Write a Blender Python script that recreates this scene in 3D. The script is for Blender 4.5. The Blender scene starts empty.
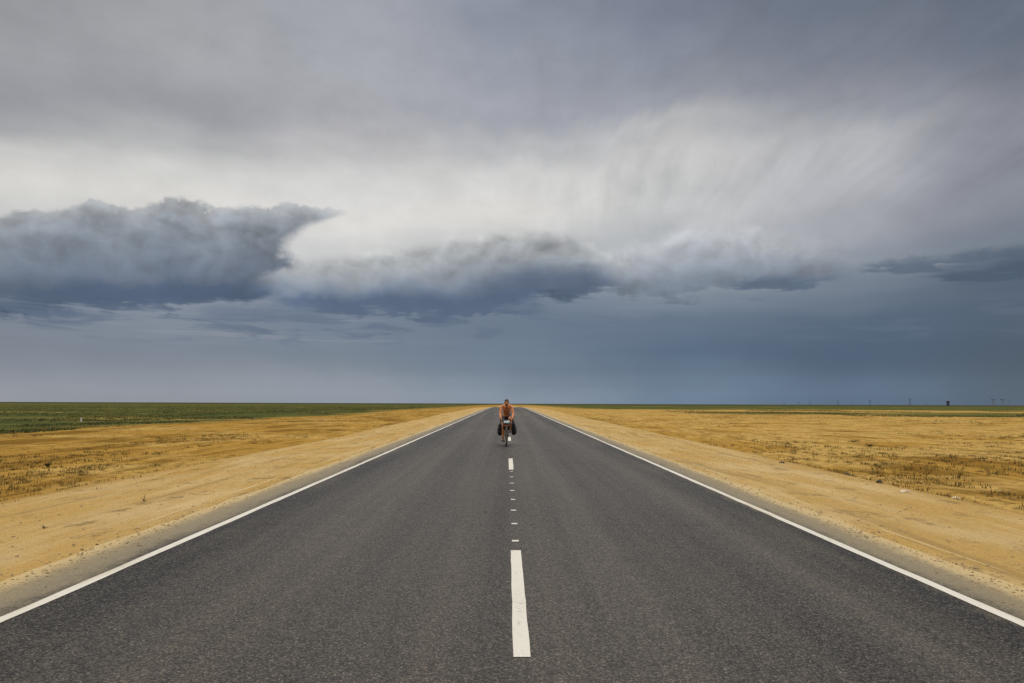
import bpy, bmesh, math, random
import numpy as np
from mathutils import Vector, Matrix, noise as mnoise

random.seed(7)
rng = np.random.default_rng(7)
R = math.radians
scene = bpy.context.scene
col = scene.collection

# ------------------------------------------------------------------ camera
F = 683.0                      # focal length in pixels of the 1024 x 683 frame (24 mm)
PITCH, YAW, ROLL = R(5.19), R(-0.38), R(0.20)
EYE = 1.62
cam_d = bpy.data.cameras.new('camera')
cam_d.sensor_width = 36.0
cam_d.lens = 36.0 * F / 1024.0
cam_d.clip_start = 0.05
cam_d.clip_end = 60000.0
cam = bpy.data.objects.new('camera', cam_d)
col.objects.link(cam)
CAMROT = Matrix.Rotation(YAW, 3, 'Z') @ Matrix.Rotation(R(90) + PITCH, 3, 'X') @ Matrix.Rotation(ROLL, 3, 'Z')
cam.matrix_world = Matrix.Translation((0, 0, EYE)) @ CAMROT.to_4x4()
scene.camera = cam


def sky_dir(px, py):
    """Direction in the sky, as azimuth and elevation in degrees, read off the picture once."""
    d = CAMROT @ Vector(((px - 512.0) / F, (341.5 - py) / F, -1.0))
    d.normalize()
    return math.degrees(math.atan2(d.x, d.y)), math.degrees(math.asin(d.z))


def lin(c):
    c = c / 255.0
    return c / 12.92 if c <= 0.04045 else ((c + 0.055) / 1.055) ** 2.4


def rgb(r, g, b):
    return (lin(r), lin(g), lin(b), 1.0)


# ------------------------------------------------------------------ node expressions
class G:
    """A node tree written as expressions."""

    def __init__(self, tree):
        self.t = tree
        tree.nodes.clear()

    def new(self, kind, **kw):
        n = self.t.nodes.new(kind)
        for k, v in kw.items():
            setattr(n, k, v)
        return n

    def put(self, sock, v):
        if isinstance(v, E):
            self.t.links.new(v.s, sock)
        elif v is not None:
            sock.default_value = v

    def math(self, op, a, b=None, c=None, clamp=False):
        n = self.new('ShaderNodeMath', operation=op, use_clamp=clamp)
        for i, v in enumerate((a, b, c)):
            if v is not None:
                self.put(n.inputs[i], v)
        return E(self, n.outputs[0])

    def smooth(self, x, a, b, lo=0.0, hi=1.0, kind='SMOOTHSTEP'):
        n = self.new('ShaderNodeMapRange', interpolation_type=kind)
        n.clamp = True
        self.put(n.inputs[0], x)
        for i, v in enumerate((a, b, lo, hi)):
            self.put(n.inputs[i + 1], v)
        return E(self, n.outputs[0])

    def vec(self, x, y, z=0.0):
        n = self.new('ShaderNodeCombineXYZ')
        for i, v in enumerate((x, y, z)):
            self.put(n.inputs[i], v)
        return E(self, n.outputs[0])

    def noise(self, v, scale=1.0, detail=4.0, rough=0.5, dist=0.0, lac=2.0):
        n = self.new('ShaderNodeTexNoise', noise_dimensions='3D')
        self.put(n.inputs['Vector'], v)
        for k, x in (('Scale', scale), ('Detail', detail), ('Roughness', rough), ('Distortion', dist), ('Lacunarity', lac)):
            self.put(n.inputs[k], x)
        return E(self, n.outputs['Fac'])

    def voronoi(self, v, scale=1.0, out='Distance', rnd=1.0):
        n = self.new('ShaderNodeTexVoronoi')
        self.put(n.inputs['Vector'], v)
        n.inputs['Scale'].default_value = scale
        n.inputs['Randomness'].default_value = rnd
        return E(self, n.outputs[out])

    def mix(self, a, b, f, blend='MIX'):
        n = self.new('ShaderNodeMix', data_type='RGBA', blend_type=blend)
        n.clamp_factor = True
        self.put(n.inputs[0], f)
        self.put(n.inputs[6], a)
        self.put(n.inputs[7], b)
        return E(self, n.outputs[2])

    def ramp(self, x, stops, interp='LINEAR'):
        n = self.new('ShaderNodeValToRGB')
        cr = n.color_ramp
        cr.interpolation = interp
        stops = sorted(stops, key=lambda s: s[0])
        while len(cr.elements) < len(stops):
            cr.elements.new(0.5)
        for e, (p, c) in zip(cr.elements, stops):
            e.position = p
        for e, (p, c) in zip(cr.elements, stops):
            e.color = c if not isinstance(c, (int, float)) else (c, c, c, 1.0)
        self.put(n.inputs[0], x)
        return E(self, n.outputs[0])

    def sep(self, v):
        n = self.new('ShaderNodeSeparateXYZ')
        self.put(n.inputs[0], v)
        return [E(self, o) for o in n.outputs]

    def scale_col(self, c, f):
        n = self.new('ShaderNodeVectorMath', operation='SCALE')
        self.put(n.inputs[0], c)
        self.put(n.inputs['Scale'], f)
        return E(self, n.outputs[0])


class E:
    def __init__(self, g, s):
        self.g, self.s = g, s

    def __add__(self, o): return self.g.math('ADD', self, o)
    __radd__ = __add__
    def __sub__(self, o): return self.g.math('SUBTRACT', self, o)
    def __rsub__(self, o): return self.g.math('SUBTRACT', o, self)
    def __mul__(self, o): return self.g.math('MULTIPLY', self, o)
    __rmul__ = __mul__
    def __truediv__(self, o): return self.g.math('DIVIDE', self, o)
    def abs(self): return self.g.math('ABSOLUTE', self)
    def max(self, o): return self.g.math('MAXIMUM', self, o)
    def min(self, o): return self.g.math('MINIMUM', self, o)
    def clamp(self): return self.g.math('ADD', self, 0.0, clamp=True)


# ------------------------------------------------------------------ sky
SUN_EL, SUN_AZ = R(68), R(15)          # azimuth clockwise from +Y: high, beyond the rider
SKY_STRENGTH = 0.1


def build_sky():
    w = bpy.data.worlds.new('World')
    scene.world = w
    w.use_nodes = True
    g = G(w.node_tree)
    tc = g.new('ShaderNodeTexCoord')
    D = E(g, tc.outputs['Generated'])
    dx, dy, dz = g.sep(D)
    az = g.math('ARCTAN2', dx, dy) * (180 / math.pi)
    el = g.math('ARCSINE', dz) * (180 / math.pi)

    # gentle warp of the direction so that nothing follows a straight boundary
    P = g.vec(az, el * 1.6, 0.0)
    w1 = g.noise(P, 0.07, 3, 0.5) - 0.5
    w2 = g.noise(g.vec(az + 91.0, el * 1.6, 3.0), 0.09, 3, 0.5) - 0.5
    azw = az + w1 * 9.0
    elw = el + w2 * 3.2

    # fall streaks of the high sheet: noise drawn out along one wind direction on a flat layer overhead
    hz = dz.max(0.0) + 0.06
    wa = R(3.5)
    pxl = (dx * math.cos(wa) - dy * math.sin(wa)) / hz
    pyl = (dx * math.sin(wa) + dy * math.cos(wa)) / hz
    wob = (g.noise(g.vec(pxl * 0.6, pyl * 0.6), 1.0, 2) - 0.5) * 0.45
    st1 = g.noise(g.vec((pxl + wob) * 5.0, pyl * 0.30), 1.0, 6, 0.60)
    st2 = g.noise(g.vec((pxl + wob) * 1.1 + 7.0, pyl * 0.35), 1.0, 4, 0.55)
    right = g.smooth(az, -16.0, 12.0)
    high = g.smooth(el, 12.5, 18.5)
    streak = ((st1 - 0.5) * 0.75 + (st2 - 0.5) * 0.5) * right * high
    # soft level sheets to the left and overhead
    sh = g.noise(g.vec(az * 0.035 + 4.0, el * 0.13), 1.0, 4, 0.5, 0.4)
    sheet = (sh - 0.5) * 0.34 * high * (1.0 - right * 0.6)
    mott = (g.noise(P, 0.24, 7, 0.62) - 0.5) * 0.30 * g.smooth(el, 8.0, 14.0)
    elw = elw + ((st1 - 0.5) * 6.5 + (st2 - 0.5) * 4.5) * g.smooth(az, -22.0, 4.0) * g.smooth(el, 13.5, 20.0)

    # broad layers of the overcast: colour by elevation, at seven azimuths
    T = 36.0
    cols = [
        (0,    [(0, 156, 157, 160), (60, 160, 160, 163), (95, 151, 151, 155), (120, 162, 162, 164), (150, 196, 195, 192), (185, 216, 214, 208),
                (230, 200, 200, 198), (262, 165, 168, 174), (300, 112, 122, 138), (335, 122, 129, 142), (365, 129, 135, 147), (402, 147, 151, 160)]),
        (170,  [(0, 164, 165, 168), (60, 167, 168, 171), (105, 156, 156, 161), (135, 176, 176, 176), (165, 206, 205, 201), (190, 219, 217, 212),
                (240, 205, 205, 203), (280, 150, 156, 166), (315, 128, 136, 149), (345, 121, 130, 144), (402, 145, 151, 161)]),
        (340,  [(0, 160, 162, 169), (60, 166, 168, 173), (115, 168, 168, 173), (145, 188, 187, 187), (180, 211, 210, 207), (225, 223, 221, 216),
                (255, 206, 206, 204), (290, 142, 150, 161), (320, 114, 126, 143), (350, 117, 128, 143), (402, 143, 151, 163)]),
        (512,  [(0, 136, 142, 154), (50, 150, 154, 165), (105, 160, 162, 170), (140, 184, 184, 185), (175, 211, 210, 207), (215, 219, 217, 212),
                (250, 188, 190, 191), (290, 114, 126, 143), (330, 102, 116, 135), (360, 106, 122, 141), (402, 132, 146, 162)]),
        (680,  [(0, 118, 125, 139), (60, 136, 140, 152), (95, 152, 155, 163), (130, 192, 192, 192), (165, 206, 205, 203), (205, 200, 200, 199),
                (245, 176, 179, 182), (282, 142, 149, 158), (300, 120, 131, 145), (322, 97, 112, 131), (355, 83, 102, 125), (402, 107, 128, 150)]),
        (850,  [(0, 106, 114, 127), (60, 123, 127, 139), (100, 146, 148, 155), (140, 178, 178, 180), (185, 177, 177, 181), (225, 165, 166, 172),
                (252, 140, 147, 157), (280, 114, 124, 138), (298, 98, 111, 127), (320, 80, 96, 117), (355, 72, 91, 115), (402, 90, 111, 135)]),
        (1023, [(0, 98, 106, 119), (60, 112, 117, 128), (110, 130, 132, 141), (150, 137, 139, 148), (200, 134, 137, 146), (235, 118, 126, 137),
                (265, 84, 96, 113), (300, 78, 92, 109), (350, 70, 85, 103), (402, 83, 100, 117)]),
    ]
    v = elw / T
    base = None
    last_az = None
    for px, stops in cols:
        st = []
        for (py, r_, g_, b_) in stops:
            a_, e_ = sky_dir(px, py)
            st.append((max(0.0, e_ / T), rgb(r_, g_, b_)))
        c = g.ramp(v, st, 'EASE')
        a_mid = sky_dir(px, 250)[0]
        if base is None:
            base = c
        else:
            base = g.mix(base, c, g.smooth(azw, last_az, a_mid))
        last_az = a_mid

    base = g.scale_col(base, 1.0 + streak + sheet + mott)

    # ---- heap clouds along the horizon
    bp = g.vec(azw, elw * 1.35, 0.0)
    dw1 = g.noise(g.vec(az, el * 1.3, 11.0), 0.16, 3, 0.55) - 0.5
    dw2 = g.noise(g.vec(az, el * 1.3, 23.0), 0.16, 3, 0.55) - 0.5
    ax = az + dw1 * 4.0
    ey = el + dw2 * 2.4
    def puffs(u, v_):
        """rounded heaps with creases between them"""
        p1 = (g.noise(g.vec(u, v_ * 1.15, 41.0), 0.17, 2.0, 0.45) - 0.5).abs() * 2.0
        p2 = (g.noise(g.vec(u, v_ * 1.15, 47.0), 0.42, 3.0, 0.5) - 0.5).abs() * 2.0
        return p1 * 1.1 + p2 * 0.55

    pf, pf_up = puffs(ax, ey), puffs(ax - 0.5, ey + 0.9)
    bil = g.noise(g.vec(ax, ey), 0.34, 6, 0.5)
    bil_up = g.noise(g.vec(ax - 0.35, ey + 0.7), 0.34, 6, 0.5)
    big = g.noise(g.vec(ax, ey * 1.9, 31.0), 0.10, 4, 0.5)
    fine = g.noise(g.vec(ax, ey * 1.1, 5.0), 0.95, 8, 0.60)
    emb = (pf - pf_up) * 0.62 + (bil_up - bil) * 1.15 + (big - 0.5) * 0.95 - 0.02

    wy = el + dw2 * 0.5 + az * 0.008
    wi = g.noise(g.vec(az * 0.20, wy * 1.25, 2.0), 1.0, 6, 0.58, 0.4)
    wi2 = g.noise(g.vec(az * 0.07 + 9.0, wy * 1.9, 2.0), 1.0, 5, 0.6)
    tat = (wi - 0.5) * 3.4 + (wi2 - 0.5) * 1.6      # tattered undersides

    AZ0, AZ1 = -46.0, 46.0

    def outline(pts, x):
        st = []
        for px, py in pts:
            a_, e_ = sky_dir(px, py)
            st.append(((a_ - AZ0) / (AZ1 - AZ0), e_ / T))
        return g.ramp((x - AZ0) / (AZ1 - AZ0), st) * T

    def bank(cloud_top, dark_base, soft, puff, shade, lo_fade):
        """mask and depth-in-cloud of a bank between two outlines"""
        wx = dw1 * 2.2 + (bil - 0.5) * 2.6 + (fine - 0.5) * 1.0
        top = outline(cloud_top, az + wx)
        bot = outline(dark_base, az + wx)
        e = el + (bil - 0.5) * puff * 0.8 + (fine - 0.5) * puff * 0.7 - (pf - 0.35) * puff * 0.55
        m = g.smooth(top - e, -soft * 0.35, soft) * g.smooth(e + tat - bot, -lo_fade, lo_fade * 0.6)
        t = ((top - e) / (top - bot).max(0.4)).clamp()
        return m, t

    out = base

    # 1 the big bank on the left, with an overhanging tongue
    m, t = bank([(-60, 216), (0, 214), (30, 206), (62, 204), (88, 197), (112, 202), (132, 206), (150, 199), (182, 197), (204, 201), (222, 205), (262, 203),
                 (296, 200), (318, 204), (345, 207), (350, 208), (400, 210)],
                [(-60, 313), (0, 311), (90, 305), (180, 303), (262, 300), (400, 298)],
                0.34, 2.2, 0, 0.55)
    edge = [(209, 330), (212, 356), (216, 342), (221, 324), (228, 309), (238, 298), (249, 293), (258, 296), (267, 302), (276, 305), (284, 300), (292, 288), (300, 262)]
    est = []
    for py, px in edge:
        a_, e_ = sky_dir(px, py)
        est.append(((e_ - 6.0) / 14.0, (a_ - AZ0) / (AZ1 - AZ0)))
    az_edge = g.ramp((el + (fine - 0.5) * 0.9 + (bil - 0.5) * 0.9 - 6.0) / 14.0, est) * (AZ1 - AZ0) + AZ0
    gap = az_edge - (az + (bil - 0.5) * 3.4 + (fine - 0.5) * 1.6)
    m = m * g.smooth(gap, -0.4, 1.2) * g.smooth(az, sky_dir(356, 213)[0], sky_dir(318, 213)[0], 0.25, 1.0)
    body = g.ramp(t, [(0.0, rgb(188, 189, 189)), (0.13, rgb(160, 165, 171)), (0.35, rgb(136, 145, 156)), (0.6, rgb(115, 125, 141)),
                      (0.72, rgb(103, 114, 131)), (0.82, rgb(78, 92, 115)), (0.95, rgb(70, 85, 109)), (1.0, rgb(76, 91, 114))])
    dark_r = g.smooth(az, sky_dir(150, 240)[0], sky_dir(285, 240)[0])
    body = g.scale_col(body, 0.93 + emb * 1.2 * (1.0 - t * 0.75) + (0.5 - fine) * 0.42 - dark_r * 0.15 * g.smooth(t, 0.0, 0.3) + w2 * 0.4)
    out = g.mix(out, body, m * 0.97)

    # 2 the lower bank in the middle
    m, t = bank([(235, 285), (262, 268), (300, 258), (350, 252), (395, 247), (430, 240), (470, 236), (505, 230), (540, 232), (570, 234), (600, 243), (625, 262), (650, 280)],
                [(235, 296), (285, 303), (330, 309), (420, 317), (480, 312), (540, 297), (590, 295), (625, 290), (650, 292)],
                0.75, 1.8, 0, 0.45)
    m = m * g.smooth(az, sky_dir(238, 280)[0], sky_dir(300, 280)[0]) * g.smooth(az, sky_dir(640, 280)[0], sky_dir(600, 280)[0])
    body = g.ramp(t, [(0.0, rgb(205, 205, 203)), (0.2, rgb(180, 183, 185)), (0.45, rgb(150, 157, 165)), (0.68, rgb(112, 124, 142)),
                      (0.82, rgb(80, 94, 118)), (1.0, rgb(82, 97, 120))])
    light_m = g.smooth(az, sky_dir(345, 280)[0], sky_dir(285, 280)[0])
    dark_m = g.smooth(az, sky_dir(380, 250)[0], sky_dir(560, 250)[0])
    body = g.scale_col(body, 1.0 + emb * 1.0 * (1.0 - t * 0.65) + (0.5 - fine) * 0.34 - dark_m * 0.13 + light_m * 0.32 * g.smooth(t, 0.3, 0.9))
    out = g.mix(out, body, m * 0.92)

    # 3 the faint banks on the right
    m, t = bank([(560, 255), (600, 246), (640, 238), (690, 222), (740, 222), (790, 232), (840, 240), (880, 262), (900, 275)],
                [(560, 297), (600, 298), (660, 296), (730, 288), (800, 282), (850, 271), (880, 268), (900, 276)],
                1.6, 1.9, 0, 0.4)
    m = m * g.smooth(az, sky_dir(570, 270)[0], sky_dir(640, 270)[0]) * g.smooth(az, sky_dir(880, 270)[0], sky_dir(820, 270)[0])
    body = g.ramp(t, [(0.0, rgb(190, 191, 192)), (0.3, rgb(168, 171, 176)), (0.6, rgb(138, 146, 157)), (0.82, rgb(118, 128, 142)), (1.0, rgb(112, 123, 138))])
    body = g.scale_col(body, 1.0 + 0.03 + emb * 1.2 * (1.0 - t * 0.4) + (0.5 - fine) * 0.25 + (big - 0.5) * 0.5)
    out = g.mix(out, body, m * 0.78)

    # 5 thin level wisps under the bases
    wband = g.smooth(el, 4.0, 5.6) * g.smooth(el, 8.2, 6.8) * g.smooth(az, 30.0, -14.0, 0.42, 1.0)
    out = g.mix(out, rgb(150, 153, 161), g.smooth(wi2, 0.52, 0.68) * wband * g.smooth(az, -4.0, -18.0) * 0.5)
    out = g.mix(out, rgb(95, 108, 129), g.smooth(wi, 0.47, 0.63) * wband * 0.8)

    # flat dark lenses under the banks
    def lens(top_pts, bot_pts, colour, amount, soft=0.45, fade=None):
        fade = fade or soft * 1.3
        wv = (fine - 0.5) * 2.0 + dw1 * 2.0
        ev = el + (bil - 0.5) * 1.6 + (fine - 0.5) * 0.7 + tat * 0.35
        tp, bt = outline(top_pts, az + wv), outline(bot_pts, az + wv)
        mk = g.smooth(tp - ev, -fade * 0.4, fade) * g.smooth(el + (fine - 0.5) * 0.5 + tat * 0.8 - bt, -soft * 0.35, soft * 0.35)
        mk = mk * g.smooth(az, sky_dir(top_pts[0][0], 280)[0], sky_dir(top_pts[1][0], 280)[0]) * g.smooth(az, sky_dir(top_pts[-1][0], 280)[0], sky_dir(top_pts[-2][0], 280)[0])
        return g.mix(out, g.scale_col(g.mix(colour, colour, 0.0), 1.0 + (bil - 0.5) * 0.5), mk * amount)

    out = lens([(-90, 284), (-40, 282), (60, 281), (150, 283), (235, 288), (275, 297)], [(-90, 306), (60, 305), (150, 303), (250, 301), (275, 300)], rgb(79, 94, 117), 0.8, 0.7, 2.0)
    out = lens([(170, 314), (215, 306), (270, 302), (315, 306), (345, 316)], [(170, 318), (215, 322), (300, 324), (345, 319)], rgb(103, 116, 135), 0.65, 0.5)
    out = lens([(290, 304), (330, 296), (400, 291), (480, 292), (530, 298), (560, 306)], [(290, 307), (330, 312), (420, 318), (480, 314), (560, 308)], rgb(83, 98, 121), 0.7, 0.55, 1.5)
    out = lens([(455, 288), (500, 270), (540, 262), (585, 262), (620, 276)], [(455, 291), (500, 291), (570, 290), (620, 286)], rgb(86, 98, 119), 0.8, 0.7, 1.7)
    out = lens([(700, 289), (745, 280), (785, 275), (820, 271), (850, 272)], [(700, 290), (745, 290), (775, 290), (820, 283), (850, 273)], rgb(84, 98, 118), 0.85, 0.5)
    out = lens([(845, 266), (885, 258), (930, 255), (1000, 246), (1080, 242), (1150, 240)], [(845, 267), (885, 270), (930, 266), (1000, 261), (1080, 258), (1150, 255)], rgb(82, 95, 111), 0.8, 0.5)
    out = lens([(905, 276), (955, 268), (1000, 262), (1060, 256), (1120, 254)], [(905, 279), (955, 281), (1000, 279), (1060, 275), (1120, 274)], rgb(70, 84, 102), 0.85, 0.5)
    # rain veil and slight unevenness below
    veil = (g.noise(g.vec(az * 0.18, el * 0.10, 8.0), 1.0, 4, 0.55) - 0.5) * 0.16 * g.smooth(el, 8.0, 5.0)
    lowst = (g.noise(g.vec(az * 0.02, el * 0.9, 4.0), 1.0, 4, 0.5) - 0.5) * 0.16 * g.smooth(el, 6.5, 4.0)
    out = g.scale_col(out, 1.0 + veil + lowst)

    # unseen cloud overhead and behind the viewer, brightened to light the ground
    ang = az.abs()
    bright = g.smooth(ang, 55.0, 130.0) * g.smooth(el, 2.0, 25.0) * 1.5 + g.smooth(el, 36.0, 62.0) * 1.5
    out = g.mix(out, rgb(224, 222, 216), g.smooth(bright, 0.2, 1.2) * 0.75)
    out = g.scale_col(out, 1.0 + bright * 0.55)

    # a little clear sky light through the sheet
    sky = g.new('ShaderNodeTexSky')
    sky.sky_type = 'NISHITA'
    sky.sun_disc = False
    sky.sun_elevation = SUN_EL
    sky.sun_rotation = SUN_AZ
    clouds = g.scale_col(out, 1.0 / SKY_STRENGTH)
    final = g.mix(clouds, E(g, sky.outputs[0]), 0.05)
    bg = g.new('ShaderNodeBackground')
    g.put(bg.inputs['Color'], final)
    bg.inputs['Strength'].default_value = SKY_STRENGTH
    o = g.new('ShaderNodeOutputWorld')
    g.t.links.new(bg.outputs[0], o.inputs[0])


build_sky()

sun_d = bpy.data.lights.new('sun', 'SUN')
sun_d.energy = 1.5
sun_d.angle = R(10)
sun_d.color = (1.0, 0.94, 0.85)
sun = bpy.data.objects.new('sun', sun_d)
col.objects.link(sun)
sdir = Vector((math.sin(SUN_AZ) * math.cos(SUN_EL), math.cos(SUN_AZ) * math.cos(SUN_EL), math.sin(SUN_EL)))
sun.rotation_euler = sdir.to_track_quat('Z', 'Y').to_euler()
sun.location = (0, -20, 40)


# ------------------------------------------------------------------ materials
def mat(name):
    m = bpy.data.materials.new(name)
    m.use_nodes = True
    g = G(m.node_tree)
    b = g.new('ShaderNodeBsdfPrincipled')
    o = g.new('ShaderNodeOutputMaterial')
    g.t.links.new(b.outputs[0], o.inputs[0])
    return m, g, b


def coords(g, kind='Object'):
    tc = g.new('ShaderNodeTexCoord')
    return E(g, tc.outputs[kind])


def bump(g, b, h, strength=0.5, dist=0.02):
    n = g.new('ShaderNodeBump')
    n.inputs['Strength'].default_value = strength
    n.inputs['Distance'].default_value = dist
    g.put(n.inputs['Height'], h)
    g.t.links.new(n.outputs[0], b.inputs['Normal'])


def plain(name, c, rough=0.6, var=0.15, scale=30.0, metal=0.0, spec=0.5):
    m, g, b = mat(name)
    p = coords(g)
    n = g.noise(p, scale, 4, 0.6)
    g.put(b.inputs['Base Color'], g.scale_col(g.mix(c, c, 0.0), 1.0 + (n - 0.5) * (2 * var)))
    g.put(b.inputs['Roughness'], (rough + (n - 0.5) * 0.15))
    b.inputs['Metallic'].default_value = metal
    b.inputs['Specular IOR Level'].default_value = spec
    return m


SAND = (0.405, 0.260, 0.090, 1)
SAND_PALE = (0.450, 0.322, 0.150, 1)
OCHRE = (0.340, 0.196, 0.044, 1)
OCHRE_DK = (0.158, 0.084, 0.017, 1)
GREEN = (0.052, 0.066, 0.022, 1)


def sand_colour(g, x, y, P):
    """pale packed sand of the shoulder"""
    big = g.noise(g.vec(x * 0.8, y * 0.32), 1.0, 5, 0.6)
    med = g.noise(g.vec(x * 2.2, y * 1.2, 3.0), 1.0, 6, 0.65)
    grit = g.noise(P, 34.0, 4, 0.7)
    c = g.mix(SAND, SAND_PALE, g.smooth(big, 0.38, 0.66))
    c = g.mix(c, (0.40, 0.235, 0.075, 1), g.smooth(med, 0.50, 0.72) * 0.65)
    c = g.scale_col(c, 0.50 + grit * 0.55 + g.noise(P, 11.0, 5, 0.7) * 0.45)
    # dark scatter of grit and bitumen crumbs
    sc = g.noise(g.vec(x * 1.5, y * 0.95, 9.0), 1.0, 8, 0.74)
    c = g.mix(c, (0.15, 0.105, 0.055, 1), g.smooth(sc, 0.53, 0.66) * 0.7)
    # wheel ruts that vehicles left along the shoulder
    rut = g.noise(g.vec((x + (g.noise(g.vec(y * 0.06, 3.0), 1.0, 2) - 0.5) * 2.2) * 1.7, y * 0.10, 21.0), 1.0, 6, 0.66)
    c = g.mix(c, (0.225, 0.155, 0.070, 1), g.smooth(rut, 0.52, 0.66) * 0.5)
    c = g.mix(c, (0.56, 0.42, 0.22, 1), g.smooth(rut, 0.46, 0.36) * 0.35)
    return c


def ground_material():
    m, g, b = mat('ground_sand')
    P = coords(g)
    x, y, z = g.sep(P)
    ax = x.abs()
    # shoulder / plain limit wanders
    wob = (g.noise(g.vec(y * 0.05, x * 0.05, 1.0), 1.0, 4, 0.6) - 0.5) * 3.0 + (g.noise(P, 0.7, 4, 0.6) - 0.5) * 1.3
    sand = sand_colour(g, x, y, P)
    # plain: ochre earth in drawn-out streaks that follow the road, tyre tracks among them
    s1 = g.noise(g.vec(x * 0.30, y * 0.035, 2.0), 1.0, 6, 0.62, 0.6)
    s2 = g.noise(g.vec(x * 1.3, y * 0.22, 6.0), 1.0, 6, 0.68)
    s3 = g.noise(P, 0.12, 5, 0.6)
    tuf = g.noise(P, 2.6, 5, 0.7)
    oc = g.mix(OCHRE, OCHRE_DK, g.smooth(s1, 0.44, 0.60) * 0.9)
    oc = g.mix(oc, (0.47, 0.305, 0.098, 1), g.smooth(s3 + g.smooth(x, 8.0, 24.0) * 0.10, 0.47, 0.62) * 0.85)
    oc = g.mix(oc, OCHRE_DK, g.smooth(s2, 0.46, 0.68) * 0.8)
    oc = g.mix(oc, (0.085, 0.060, 0.016, 1), g.smooth(tuf + (s3 - 0.5) * 0.5, 0.52, 0.66) * 0.65)
    oc = g.scale_col(oc, 0.76 + g.noise(P, 18.0, 4, 0.7) * 0.48)
    t = g.smooth(ax + wob + (g.noise(P, 3.0, 4, 0.7) - 0.5) * 2.0, 7.0, 10.6)
    c = g.mix(sand, oc, t)
    # greener steppe farther out: on the left from about 45 m, on the right far ahead
    gn = g.noise(g.vec(x * 0.012, y * 0.010, 5.0), 1.0, 6, 0.6) - 0.5
    gn3 = g.noise(g.vec(x * 0.10, y * 0.035, 25.0), 1.0, 6, 0.65) - 0.5
    gl = g.smooth(x * -1.0 + gn * 34.0 + gn3 * 26.0, 36.0, 50.0)
    gn2 = g.noise(g.vec(x * 0.02, y * 0.006, 15.0), 1.0, 6, 0.62) - 0.5
    gr = g.smooth(x + gn * 80.0, 45.0, 90.0) * (g.smooth(y + gn2 * 190.0, 150.0, 200.0) * g.smooth(y + gn2 * 150.0, 280.0, 225.0)) * 0.9
    gf = g.smooth(y + gn * 160.0, 310.0, 380.0) * g.smooth(ax, 25.0, 60.0)
    gm = gl.max(gr).max(gf)
    grn = g.mix(GREEN, (0.105, 0.095, 0.030, 1), g.smooth(g.noise(P, 0.06, 6, 0.7), 0.42, 0.60))
    grn = g.mix(grn, (0.36, 0.25, 0.065, 1), g.smooth(g.noise(g.vec(x * 0.010, y * 0.02, 7.0), 1.0, 5, 0.6), 0.60, 0.68) * 0.7)
    grn = g.scale_col(grn, 0.7 + g.noise(P, 0.9, 4, 0.7) * 0.6)
    c = g.mix(c, grn, gm)
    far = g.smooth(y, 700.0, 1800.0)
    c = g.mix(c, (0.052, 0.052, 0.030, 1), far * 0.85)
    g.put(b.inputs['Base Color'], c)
    b.inputs['Roughness'].default_value = 0.95
    b.inputs['Specular IOR Level'].default_value = 0.0
    h = g.noise(P, 5.0, 6, 0.7) * 0.6 + g.noise(P, 40.0, 3, 0.6) * 0.25 + s2 * 0.5
    bump(g, b, h, 0.8, 0.07)
    return m


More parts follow.
